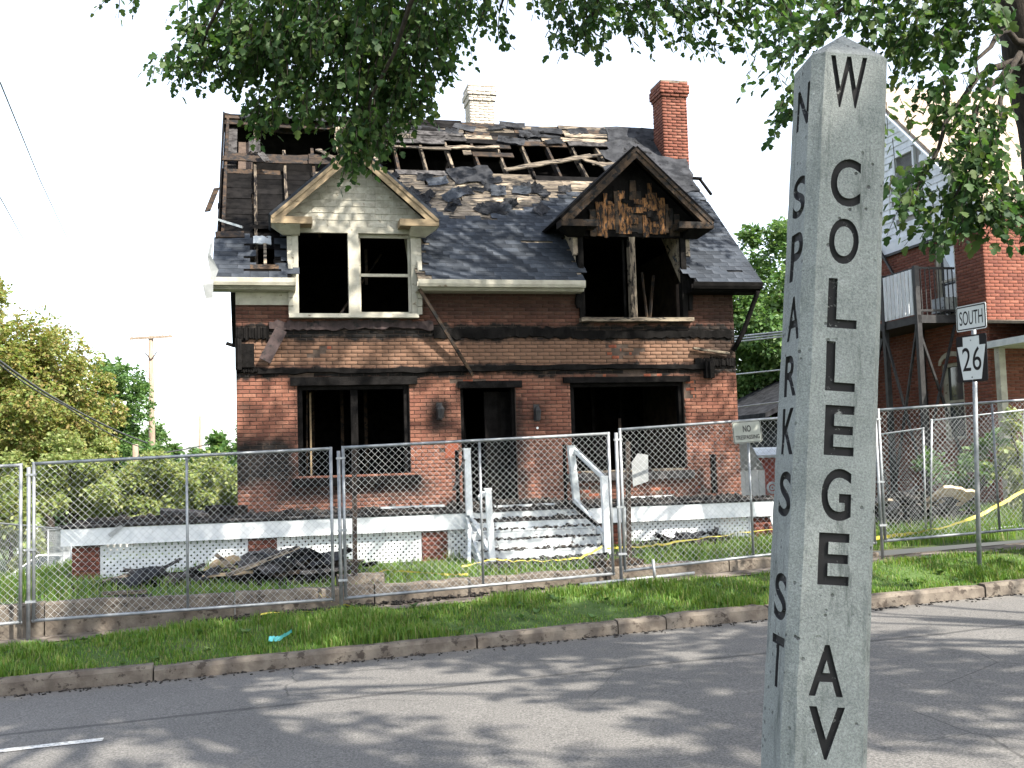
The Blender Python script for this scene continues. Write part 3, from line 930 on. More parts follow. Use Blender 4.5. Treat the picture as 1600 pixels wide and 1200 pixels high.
BRK = [(-.5, 0, -.5), (.5, 0, -.5), (.5, 0, .5), (-.5, 0, .5)]
def brick_template(lx, lz, d=.03, ins=.0035):
    v = []
    for (a, y, c) in BRK: v.append((a * lx, d, c * lz))
    for (a, y, c) in BRK: v.append((a * lx, ins, c * lz))
    for (a, y, c) in BRK: v.append((a * (lx - 2 * ins), 0, c * (lz - 2 * ins)))
    f = []
    for k in (0, 4):
        for i in range(4):
            j = (i + 1) % 4; f.append((k + j, k + i, k + 4 + i, k + 4 + j))
    f.append((11, 10, 9, 8))
    f = [tuple(reversed(q)) for q in f]
    return np.array(v, np.float32), f

def lay_bricks(x0, x1, z0, z1, opens, rng, L=.213, Hc=.0668, skip=None):
    """running bond; returns (cx, cz, lx)"""
    out = []; row = 0; z = z0
    while z + Hc * .6 < z1:
        x = x0 - (L / 2 if row % 2 else 0); zc = z + Hc / 2
        spans = [(x0, x1)]
        for (a, b, c, d) in opens:
            if c < zc < d:
                ns = []
                for (p, q) in spans:
                    if b <= p or a >= q: ns.append((p, q))
                    else:
                        if a > p: ns.append((p, a))
                        if b < q: ns.append((b, q))
                spans = ns
        while x < x1:
            for (p, q) in spans:
                a = max(x, p); b = min(x + L, q)
                if b - a > .03 and (skip is None or not skip((a + b) / 2, zc)): out.append(((a + b) / 2, zc, b - a - .010))
            x += L
        z += Hc; row += 1
    return out

def bricks_to(parent, bricks, mat, rng, n_single=0, key=None, y=0.0, spalled=None):
    bricks = sorted(bricks, key=key) if key else list(bricks)
    hz = .0575
    v, f = brick_template(.203, hz)
    base = None
    for (cx, cz, lx) in bricks[:n_single]:
        if base is None:
            m = bpy.data.meshes.new('brick'); m.from_pydata(v.tolist(), [], f); m.materials.append(mat); base = m
        o = link('brick', base, None, parent, (cx, y - .012 + rng.uniform(-.002, .002), cz))
        o.scale = (lx / .203, 1, 1)
    rest = bricks[n_single:]
    V = []; Fq = []
    q = np.array(f, np.int32)
    for i, (cx, cz, lx) in enumerate(rest):
        w = v.copy(); w[:, 0] *= lx / .203
        d = rng.uniform(-.0025, .0025); th = rng.uniform(-.006, .006)
        w[:, 1] += w[:, 0] * th + y - .012 + d; w[:, 0] += cx; w[:, 2] += cz + rng.uniform(-.001, .001)
        V.append(w); Fq.append(q + 12 * i)
    if rest:
        o = link('brickwork', np_mesh('brickwork', np.concatenate(V), np.concatenate(Fq)), mat, parent)
        o['kind'] = 'stuff'

def wall_boxes(x0, x1, z0, z1, opens, y0, y1):
    """solid wall with openings as a grid of blocks"""
    xs = sorted({x0, x1} | {min(max(o[0], x0), x1) for o in opens} | {min(max(o[1], x0), x1) for o in opens})
    zs = sorted({z0, z1} | {min(max(o[2], z0), z1) for o in opens} | {min(max(o[3], z0), z1) for o in opens})
    mb = MB()
    for a, b in zip(xs[:-1], xs[1:]):
        run = None
        for c, d in zip(zs[:-1], zs[1:]):
            mx, mz = (a + b) / 2, (c + d) / 2
            solid = not any(o[0] < mx < o[1] and o[2] < mz < o[3] for o in opens)
            if solid: run = (run[0], d) if run else (c, d)
            if (not solid) and run: mb.span((a, y0, run[0]), (b, y1, run[1])); run = None
        if run: mb.span((a, y0, run[0]), (b, y1, run[1]))
    return mb

rngh = random.Random(21)
wall = wall_boxes(0, WALL_W, -.75, WALL_H, OPEN, 0.0, .30).build('front_wall', M['mortar'], house)
SPALL = [(1.18, 1.34, 2.52, 2.60), (1.34, 1.52, 2.60, 2.76), (6.55, 6.85, 2.5, 2.78), (6.3, 6.5, 2.14, 2.22), (6.75, 7.15, 2.13, 2.29), (7.2, 7.6, 2.12, 2.22), (6.95, 7.2, 2.56, 2.70),
         (8.02, 8.2, 1.75, 2.08), (.95, 1.25, 2.14, 2.28), (3.7, 4.3, 2.06, 2.16), (3.5, 3.76, .85, 1.0), (5.9, 6.4, .05, .25), (7.3, 7.7, .02, .18), (8.1, 8.35, .0, .14)]
def in_spall(x, z): return any(a < x < b and c < z < d for (a, b, c, d) in SPALL)
def ragged(x, z): return in_spall(x, z)
fb = lay_bricks(0, WALL_W, -.04, WALL_H, OPEN, rngh, skip=ragged)
bricks_to(wall, fb, M['brick'], rngh, 300, key=lambda b: 0 if (.85 < b[1] < 2.2) and (b[0] < 1.0 or 2.9 < b[0] < 3.8 or b[0] > 8.2) else (1 if b[1] > .6 else 2))
sp = lay_bricks(0, WALL_W, -.04, WALL_H, OPEN, rngh, skip=lambda x, z: not in_spall(x, z))
so = [(x, z, l * rngh.uniform(.8, 1)) for (x, z, l) in sp]
V = []; Fq = []
tv, tf_ = brick_template(.203, .0575)
for i, (cx, cz, lx) in enumerate(so):
    w = tv.copy(); w[:, 0] *= lx / .203; th = rngh.uniform(-.04, .04)
    w[:, 1] += w[:, 0] * th + rngh.uniform(-.002, .006); w[:, 0] += cx; w[:, 2] += cz
    V.append(w); Fq.append(np.array(tf_, np.int32) + 12 * i)
o = link('spalled_brickwork', np_mesh('spalled_brickwork', np.concatenate(V), np.concatenate(Fq)), M['brick_raw'], wall); o['kind'] = 'stuff'

# side walls with gables, back wall, floors and partitions inside
SL = .905; RZ0 = 3.86; RV0 = -.35; RIDGE_V = 4.5; RIDGE_Z = RZ0 + (RIDGE_V - RV0) * SL
ALPHA = math.atan(SL); CA, SA = math.cos(ALPHA), math.sin(ALPHA)
def side_wall(x0, x1):
    mb = MB(); pts = [(.302, -.75), (9.0, -.75), (9.0, 3.55), (4.5, 7.62), (.302, 3.80)]
    n = len(pts)
    for x in (x0, x1):
        for (y, z) in pts: mb.v.append((x, y, z))
    mb.f.append(tuple(range(n))); mb.f.append(tuple(range(2 * n - 1, n - 1, -1)))
    for i in range(n):
        j = (i + 1) % n; mb.f.append((i, n + i, n + j, j))
    return mb
for i, (a, b) in enumerate(((0, .28), (WALL_W - .28, WALL_W))):
    side_wall(a, b).build('side_wall', M['mortar'], house)
MB().span((.282, 8.7, -.75), (WALL_W - .282, 9.0, 3.9)).build('back_wall', M['brick'], house)
MB().span((.29, .31, -.14), (WALL_W - .29, 8.69, -.02)).build('ground_floor', M['char'], house)
mb = wall_boxes(.29, WALL_W - .29, 0, 1, [], 0, 1); mb = MB()
mb.span((.29, .31, 2.48), (WALL_W - .29, 8.69, 2.66))
mb.build('upper_floor', M['char'], house)
for (x, y0, y1) in ((3.45, .9, 8.6), (5.2, .6, 8.6)):
    MB().span((x - .06, y0, -.01), (x + .06, y1, 2.47)).build('partition', M['char'], house)
MB().span((.29, 4.3, -.01), (WALL_W - .29, 4.4, 2.47)).build('partition', M['char'], house)
MB().span((.29, 4.6, 2.67), (WALL_W - .29, 4.68, 7.4)).build('partition', M['char'], house)
MB().span((.29, 1.02, 5.0), (WALL_W - .29, 4.58, 5.06)).build('attic_sun_block', M['char'], house)  # added slab stops sun through the roof holes from lighting the rooms
for x in (1.35, 1.9, 2.35, 6.3, 6.9, 7.5):
    MB().span((x - .03, 2.2, -.01), (x + .03, 2.3, 2.47)).build('stud', M['char_brown'] if x < 3 else M['char'], house)
for (a, b) in (((1.15, .7, .1), (1.2, .7, 2.4)), ((2.2, 1.2, 2.4), (1.3, .9, 2.05)), ((6.0, .8, 2.42), (7.6, 1.0, 2.2)), ((6.9, .6, .3), (6.95, .7, 1.45)), ((7.5, .5, 3.3), (7.45, .55, 4.2)), ((7.55, .5, 3.3), (7.7, .6, 4.15)), ((1.5, .8, 3.0), (2.6, 1.2, 4.6)), ((2.3, 1.0, 4.0), (2.3, 1.0, 4.65))):
    MB().beam(a, b, .05, .03).build('fallen_lath', M['char_brown'], house)

# charred timbers of the lost porch roof
def ledger(x0, x1, z, h, d, mat, seed, sag=0.0, name='charred_ledger'):
    rng = random.Random(seed); mb = MB(); n = 40
    for i in range(n + 1):
        k = i / n; x = x0 + (x1 - x0) * k
        zz = z - sag * math.sin(k * 7) + rng.uniform(-.012, .012); t = h * (1 + rng.uniform(-.25, .25)); dd = d * (1 + rng.uniform(-.3, .3))
        for (y, c) in ((.0, zz - t / 2), (-.012 - dd, zz - t / 2 + .01), (-.012 - dd, zz + t / 2 - .01), (.0, zz + t / 2)): mb.v.append((x, y, c))
    for i in range(n):
        for q in range(4):
            q2 = (q + 1) % 4; mb.f.append((i * 4 + q, i * 4 + q2, i * 4 + 4 + q2, i * 4 + 4 + q))
    mb.f.append((0, 1, 2, 3)); mb.f.append(tuple(n * 4 + q for q in range(4)))
    return mb.build(name, mat, house)
ledger(.35, 8.55, 2.345, .10, .06, M['char'], 1, .012)
ledger(0.0, .36, 2.36, .09, .05, M['char'], 2)
ledger(8.2, 9.0, 2.42, .16, .04, M['char'], 3)
ledger(.55, 3.35, 3.12, .17, .045, M['purple'], 4, .02, 'torn_flashing')
ledger(3.35, 5.9, 2.98, .19, .03, M['char'], 5, .01)
ledger(0, .55, 2.98, .22, .04, M['char'], 6)
ledger(5.9, 8.95, 2.95, .17, .03, M['char'], 7, .01)
mb = MB(); mb.span((.05, -.10, 2.40), (.30, -.012, 2.80)); mb.build('charred_block', M['char'], house)
mb = MB(); rough_box(mb, (.04, -.09, 2.62), (.10, .12, .52), None, rngh, .02); mb.build('charred_block', M['char'], house)
mb = MB(); rough_box(mb, (-.05, -.02, 2.78), (.24, .02, .06), Matrix.Rotation(.3, 3, 'Y'), rngh, .01); mb.build('charred_block', M['char'], house)
MB().beam((.75, -.14, 3.03), (.47, -.17, 2.50), .20, .035, (0, 1, 0)).build('hanging_board', M['purple'], house)
MB().beam((3.07, -.36, 3.70), (4.02, -.07, 2.22), .05, .065, (0, 1, 0)).build('hanging_gutter_piece', M['char_brown'], house)
# broken downspout on the right corner
MB().tube([(9.34, -.42, 3.70), (9.32, -.30, 3.55), (9.12, -.16, 2.95), (8.93, -.12, 2.62)], .045, 8).build('downspout', M['char'], house, smooth=True)
MB().beam((8.15, -.09, 2.68), (8.85, -.10, 2.58), .04, .07, (0, 1, 0)).build('loose_board', M['weather'], house)
mb = MB(); rough_box(mb, (8.45, -.07, 2.28), (.18, .12, .30), None, rngh, .03); mb.build('charred_block', M['char'], house)

# lintels, sills and burnt frames of the ground floor openings
for (a, b, z0, z1) in ((.90, 3.00, 2.085, 2.225), (3.72, 4.87, 2.005, 2.125), (5.71, 8.08, 2.07, 2.175)):
    mb = MB(); rough_box(mb, ((a + b) / 2, -.015, (z0 + z1) / 2), (b - a, .11, z1 - z0), None, rngh, .008, 14); mb.build('lintel', M['char'], house)
for (a, b, z0, z1, m_) in ((.86, 3.05, .38, .52, 'char'), (5.69, 8.09, .31, .455, 'ash')):
    mb = MB(); rough_box(mb, ((a + b) / 2, -.04, (z0 + z1) / 2), (b - a, .16, z1 - z0), None, rngh, .008, 14); mb.build('sill', M[m_], house)
for (a, b, z0, z1) in ((1.0, 2.9, .53, 2.085), (5.8, 7.97, .47, 2.07)):
    for x in (a + .04, b - .04):
        MB().span((x - .045, .06, z0), (x + .045, .18, z1)).build('window_jamb', M['char'], house)
    MB().span((a + .09, .06, z1 - .07), (b - .09, .18, z1)).build('window_head', M['char'], house)
MB().span((1.90, .08, .54), (2.02, .16, 2.01)).build('mullion', M['char'], house)
MB().span((1.22, .5, .0), (1.25, .55, 2.0)).build('stud', M['tan_wood'], house)
mb = MB(); rough_box(mb, (6.9, -.02, .475), (2.0, .10, .035), None, rngh, .01, 10); mb.build('sill_ash', M['weather'], house)
for x in (3.83, 4.76):
    MB().span((x - .03, .06, -.02), (x + .03, .20, 2.005)).build('door_jamb', M['char'], house)
MB().beam((4.0, .45, 0), (3.9, .5, 1.95), .10, .04).build('burnt_door', M['char'], house)
mb = MB(); rough_box(mb, (4.52, .38, .98), (.5, .04, 1.96), Matrix.Rotation(.25, 3, 'Z'), rngh, .02); mb.build('burnt_door', M['char'], house)
# lanterns either side of the door
def lantern(x, z, s=1.0):
    mb = MB().span((x - .05, -.035, z - .16), (x + .05, -.012, z + .14))
    lo = mb.build('wall_lantern', M['iron'], house)
    mb = MB(); 
    for (r0, r1, za, zb) in ((.055, .075, z - .14, z + .02), (.08, .03, z + .02, z + .10)):
        mb.tube([(x, -.11, za), (x, -.11, zb)], [r0 * s, r1 * s], 6)
    mb.tube([(x, -.02, z + .08), (x, -.11, z + .09)], .012, 6)
    mb.build('lantern_body', M['iron'], lo)
lantern(3.42, 1.62); lantern(5.16, 1.56, .85)
MB().tube([(5.17, -.012, 1.28), (5.17, -.03, 1.28)], .022, 8).build('doorbell', M['sign_white'], house)
MB().span((3.505, -.022, .80), (3.74, -.012, 1.10)).build('house_plaque', M['brick_raw'], house)

# ---- roof
root_roof = house
def rp(u, q, off=0.0):
    return Vector((u, RV0 + q * CA - off * SA, RZ0 + q * SA + off * CA))
RR = Matrix(((1, 0, 0), (0, CA, -SA), (0, SA, CA)))
QR = (RIDGE_V - RV0) / CA
DORM = ((.98, 3.04, 1.75), (6.04, 8.06, 1.85))
def in_dormer(u, q): return any(a < u < b and q < c for (a, b, c) in DORM)
def sag(u, q): return -.16 * math.exp(-((u - 1.0) / .9) ** 2) * sstep(4, 6.4, q) - .04 * math.sin(u * 1.3) * sstep(2, 6.4, q)

roof = empty('roof', (0, 0, 0), 0, house)
rr = random.Random(8)
# rafters
for i in range(18):
    u = -.22 + .565 * i
    if u > 9.44: break
    q0 = 0.02
    for (a, b, c) in DORM:
        if a - .05 < u < b + .05: q0 = c
    q1 = QR - .06
    if i in (2,): q1 = 4.95
    if i in (3,): q1 = 5.1
    mid = (q0 + q1) / 2
    mb = MB(); c = rp(u, mid, -.10 + sag(u, q1) * .4)
    R = RR @ Matrix.Rotation(math.pi / 2 + rr.uniform(-.004, .004), 3, 'Z')
    rough_box(mb, c, (q1 - q0, .055, .14), R, rr, .006, 10)
    mb.build('rafter', M['weather_v'] if i % 3 else M['char_brown'], roof)
# ridge board
mb = MB(); prev = None
for i in range(21):
    u = -.3 + 9.68 * i / 20; p = rp(u, QR, -.05); p.z += sag(u, QR) + rr.uniform(-.02, .02)
    mb.v += [(p.x, p.y - .03, p.z - .18), (p.x, p.y + .03, p.z - .18), (p.x, p.y + .03, p.z + .04), (p.x, p.y - .03, p.z + .04)]
for i in range(20):
    for q in range(4):
        q2 = (q + 1) % 4; mb.f.append((i * 4 + q, i * 4 + q2, i * 4 + 4 + q2, i * 4 + 4 + q))
mb.f += [(0, 1, 2, 3), (80, 83, 82, 81)]
mb.build('ridge_board', M['char_brown'], roof)

def hole(u, q):
    if in_dormer(u, q): return True
    if u < 1.95:
        if q > 4.62 and q < 6.22: return True
        if .28 < u < .62 and .35 < q < 1.15: return True
        return False
    if 4.05 < q < 4.85 and 2.8 < u < 8.35: return True
    if 5.02 < q < 5.32 and (3.1 < u < 4.6): return True
    if 4.85 < q < 5.55 and (5.75 < u < 8.2): return True
    if 2.9 < u < 3.5 and 4.0 < q < 5.0: return True
    return False
pitch = .205
row = 0; q = .10
while q < QR - .05:
    u = -.30
    while u < 9.42:
        L_ = rr.choice((1.13, 1.695, .565, 1.13)); u1 = min(9.44, u + L_)
        # cut where the fire went through
        a = u; run = None; step = .0471
        k = u
        runs = []
        while k < u1 - 1e-6:
            ok = not hole(k + step / 2, q + rr.uniform(-.02, .02) * 0)
            if ok: run = (run[0], k + step) if run else (k, k + step)
            if (not ok) and run: runs.append(run); run = None
            k += step
        if run: runs.append(run)
        for (x0, x1) in runs:
            if x1 - x0 < .16: continue
            x1 = min(x1, u1)
            if 4.85 < q < 5.7 and 2.8 < x0 < 8.3 and rr.random() < .22: continue
            um = (x0 + x1) / 2
            left_burn = um < 2.0
            mat = M['char'] if (left_burn and q < 4.2) else (M['weather'] if um < 8.35 else M['tar'])
            if left_burn and 4.2 <= q: mat = M['weather'] if (um > .8 and rr.random() < .7) else M['char_brown']
            if mat is M['weather'] and q > 3.9 and rr.random() < .42: mat = rr.choice((M['char_brown'], M['ash'], M['char']))
            mb = MB()
            lift = rr.uniform(0, .012) + sag(um, q) * .9
            off = -.012 + lift - (.17 if (left_burn and 1.3 < q < 4.25) else 0)
            R = RR @ Matrix.Rotation(rr.uniform(-.006, .006), 3, 'Z')
            rough_box(mb, rp(um, q, off), (x1 - x0 - .006, pitch - .010, .022), R, rr, .006 if q < 4 else .018, max(3, int((x1 - x0) / .22)))
            mb.build('roof_board', mat, roof)
        u = u1
    q += pitch; row += 1
# back slope, one charred deck seen from below through the holes
mb = MB()
for (u, q, o) in ((-.3, 0, 0), (9.42, 0, 0), (9.42, QR, 0), (-.3, QR, 0), (-.3, 0, -.06), (9.42, 0, -.06), (9.42, QR, -.06), (-.3, QR, -.06)):
    p = rp(u, q, o); mb.v.append((p.x, 9.0 - p.y + .02, p.z - .02))
mb.f += [(0, 1, 2, 3), (7, 6, 5, 4), (0, 4, 5, 1), (1, 5, 6, 2), (2, 6, 7, 3), (3, 7, 4, 0)]
mb.build('back_slope', M['char'], roof)

# shingles
def shingled(u, q):
    if in_dormer(u, q): return False
    if u < 1.0:
        if .20 < u < .72 and .15 < q < 1.35: return False
        return q < 1.32 + .12 * math.sin(u * 9)
    if u < 3.2: return False
    if u > 8.3: return q < (3.55 + .15 * math.sin(u * 11)) 
    if u > 5.9: return q < 2.9 + .5 * (u - 5.9) + .15 * math.sin(u * 8)
    return q < 2.42 + .28 * math.sin(u * 2.3 + 1) + .12 * math.sin(u * 9.1)
TW, EXP = .305, .138
sh = []
row = 0; q = -.02
while q < 4.6:
    u = -.36 - (row % 3) * TW / 3
    while u < 9.46:
        a = max(u, -.36); b = min(u + TW, 9.46)
        um, qm = (a + b) / 2, q + EXP / 2
        if b - a > .06 and shingled(um, qm) and rr.random() > (.02 if qm < 2 else .10): sh.append((um, q, b - a))
        u += TW
    q += EXP; row += 1
sv = np.array([(-.5, 0, -.5), (.5, 0, -.5), (.5, 1, -.5), (-.5, 1, -.5), (-.5, 0, .5), (.5, 0, .5), (.5, 1, .5), (-.5, 1, .5)], np.float32)
sf = [(0, 3, 2, 1), (4, 5, 6, 7), (0, 1, 5, 4), (1, 2, 6, 5), (2, 3, 7, 6), (3, 0, 4, 7)]
M['shingle'] = simple('slate_grey_shingle', (.024, .029, .037), (.052, .059, .071), 3.0, .9, .6, 60, .36, c=(.016, .016, .018), cpos=.62, spec=.12)
sh.sort(key=lambda s: (s[0] - 2.0) ** 2 * .04 + s[1])
sm = bpy.data.meshes.new('shingle'); sm.from_pydata((sv * np.array([TW - .006, EXP * 1.55, .007])).tolist(), [], sf); sm.materials.append(M['shingle'])
V = []; Fq = []
for i, (u, q, w) in enumerate(sh):
    lean = -.028
    R = RR @ Matrix.Rotation(lean + rr.uniform(-.012, .006), 3, 'X') @ Matrix.Rotation(rr.uniform(-.012, .012), 3, 'Z')
    p = rp(u, q + rr.uniform(-.004, .004), .019 + .003)
    if i < 300:
        o = link('shingle', sm, None, roof, p); o.rotation_euler = R.to_euler(); o.scale = (w / TW, 1, 1)
    else:
        w_ = sv * np.array([w - .006, EXP * 1.55, .007]); w_ = w_ @ np.array(R).T + np.array(p)
        V.append(w_); Fq.append(np.array(sf, np.int32) + 8 * (i - 300))
o = link('shingle_field', np_mesh('shingle_field', np.concatenate(V), np.concatenate(Fq)), M['shingle'], roof); o['kind'] = 'stuff'

# peeled and curled roofing in the torn zone, tar paper at the right end
def sheet(u, q, w, l, rot, curl, mat, name, off=.03, seed=0):
    rng = random.Random(seed); n = 6; mb = MB()
    R = RR @ Matrix.Rotation(rot, 3, 'Z')
    c = rp(u, q, off)
    for i in range(n + 1):
        x = (i / n - .5) * w
        for j in range(n + 1):
            y = (j / n - .5) * l
            z = curl * ((j / n) ** 2) + rng.uniform(-1, 1) * .012 + .5 * curl * (i / n) * rng.uniform(0, 1)
            e_ = .06 * min(w, l) if (i in (0, n) or j in (0, n)) else 0
            mb.v.append(tuple(c + R @ Vector((x + rng.uniform(-e_, e_), y + rng.uniform(-e_, e_), z))))
    for i in range(n):
        for j in range(n):
            a = i * (n + 1) + j; mb.f.append((a, a + n + 1, a + n + 2, a + 1))
    return mb.build(name, mat, roof, fix=False)
for k in range(46):
    u = rr.uniform(3.0, 7.9); q = rr.uniform(2.35, 3.75)
    if u > 6.0 and q < 3.2: continue
    sheet(u, q, rr.uniform(.12, .55), rr.uniform(.08, .28), rr.uniform(-1.2, 1.2), rr.uniform(.0, .10), M['tar'] if rr.random() < .75 else M['shingle'], 'peeled_shingle', .03, k)
for k in range(16):
    u = rr.uniform(3.2, 8.2); q = rr.uniform(5.5, 6.4)
    sheet(u, q, rr.uniform(.2, .8), rr.uniform(.08, .25), rr.uniform(-.4, .4), rr.uniform(0, .06), M['tar'], 'peeled_shingle', .035, 100 + k)
for (u, q, w, l, r, c_) in ((8.75, 5.6, 1.35, 1.6, .03, .05), (8.75, 4.35, 1.4, 1.1, -.15, .10), (8.15, 4.9, .9, .7, .5, .14), (8.3, 5.4, .8, .5, .3, .10), (8.95, 3.75, .9, .6, .1, .06), (7.9, 4.3, .8, .35, .5, .12), (1.0, 6.4, 1.9, .25, 0, .02), (2.4, 6.35, 1.5, .3, 0, .02), (4.6, 3.9, .9, .6, .2, .05)):
    sheet(u, q, w, l, r, c_, M['tar'], 'tar_paper_sheet', .035, int(u * 100 + q * 10))
for (a, b) in (((5.3, 4.15), (7.7, 5.05)), ((5.5, 4.25), (7.4, 5.0)), ((7.0, 4.95), (7.75, 4.35)), ((4.2, 5.15), (5.4, 5.22)), ((2.3, 5.1), (4.3, 5.05)), ((1.55, 4.85), (1.95, 4.3)), ((7.3, 4.6), (8.4, 4.66))):
    pa, pb = rp(a[0], a[1], .05), rp(b[0], b[1], .06); dx = (pb - pa).normalized(); nz = RR @ Vector((0, 0, 1)); nz = (nz - dx * nz.dot(dx)).normalized()
    mb = MB(); rough_box(mb, (pa + pb) / 2, ((pb - pa).length, .10, .025), Matrix((dx, nz.cross(dx), nz)).transposed(), rr, .022, 9)
    mb.build('loose_roof_board', M['weather'], roof)
# dangling bits of the burnt left corner
mb = MB(); rough_box(mb, rp(.34, 4.75, .10), (.22, .28, .03), RR @ Matrix.Rotation(.5, 3, 'X'), rr, .03); mb.build('loose_roof_board', M['ash'], roof)
mb = MB(); rough_box(mb, rp(.50, 4.30, .10), (.13, .38, .02), RR @ Matrix.Rotation(.35, 3, 'Z'), rr, .03); mb.build('loose_roof_board', M['ash'], roof)
mb = MB(); rough_box(mb, rp(.45, 1.20, .03), (.30, .22, .02), RR @ Matrix.Rotation(.1, 3, 'X'), rr, .02); mb.build('torn_sheathing', M['white_worn'], roof)
MB().beam(rp(.50, .35, .0), rp(.50, 1.15, .0), .05, .05).build('torn_sheathing', M['weather'], roof)
MB().beam(rp(.25, .32, .02), rp(.72, .33, .02), .14, .02, RR @ Vector((0, 0, 1))).build('torn_sheathing', M['char_brown'], roof)

# rakes at both gable ends: boards standing proud of the wall
for (u, m_, a, b) in ((-.30, 'char', .0, QR), (9.42, 'char', .0, 4.2)):
    MB().beam(rp(u, a, -.10), rp(u, b, -.10), .03, .24, RR @ Vector((0, 0, 1))).build('rake_board', M[m_], roof)
MB().beam(rp(-.15, .2, -.20), rp(-.15, QR - .1, -.20), .26, .02, RR @ Vector((0, 0, 1))).build('rake_soffit', M['ash'], roof)
MB().beam(rp(-.36, 3.1, .02), rp(-.52, 2.6, -.2), .12, .02).build('loose_roof_board', M['char_brown'], roof)
MB().beam(rp(-.30, 1.85, .05), rp(.12, 1.55, .08), .05, .04).build('loose_roof_board', M['white_worn'], roof)
MB().beam(rp(-.34, 1.35, .03), rp(.15, 1.38, .03), .20, .03, RR @ Vector((0, 0, 1))).build('loose_roof_board', M['char_brown'], roof)
MB().beam(rp(9.25, 4.15, .02), rp(9.66, 4.12, .02), .12, .04).build('loose_roof_board', M['char'], roof)
MB().beam(rp(9.64, 4.14, .0), rp(9.66, 3.45, .0), .04, .05).build('loose_roof_board', M['char'], roof)
# torn metal hanging from the left eave corner
mb = MB()
pts = [(-.36, -.40, 4.42), (-.40, -.42, 4.20), (-.32, -.44, 3.95), (-.42, -.46, 3.72), (-.40, -.45, 3.50), (-.52, -.47, 3.25)]
for i, p in enumerate(pts):
    w = (.05, .06, .14, .17, .12, .01)[i]
    mb.v += [(p[0] - w / 2, p[1], p[2]), (p[0] + w / 2, p[1] - .03, p[2] + .02)]
for i in range(len(pts) - 1): mb.f.append((2 * i, 2 * i + 1, 2 * i + 3, 2 * i + 2))
mb.build('torn_gutter_end', M['grey_sheet'], house, fix=False)

# eaves: gutters, fascia, soffit, frieze
def eave(x0, x1, mat, fri=None, z=3.80):
    MB().span((x0, -.36, z - .10), (x1, -.33, z + .03)).build('fascia', mat, house)
    mb = MB(); prof = [(-.47, z - .02), (-.475, z + .05), (-.465, z + .055), (-.455, z + .0), (-.44, z - .05), (-.365, z - .05), (-.365, z - .07), (-.45, z - .07)]
    n = len(prof)
    for x in (x0, x1):
        for (y, c) in prof: mb.v.append((x, y, c))
    for i in range(n):
        j = (i + 1) % n; mb.f.append((i, j, n + j, n + i))
    mb.f += [tuple(range(n)), tuple(range(2 * n - 1, n - 1, -1))]
    mb.build('gutter', mat, house)
    MB().span((x0, -.33, z - .12), (x1, -.002, z - .10)).build('soffit', mat, house)
    if fri: MB().span((max(x0, .005), -.05, z - .34), (min(x1, WALL_W), -.015, z - .125)).build('frieze', fri, house)
eave(-.36, .99, M['cream'], M['cream'])
eave(3.04, 6.02, M['cream'], None)
eave(8.06, 9.42, M['char'], None)

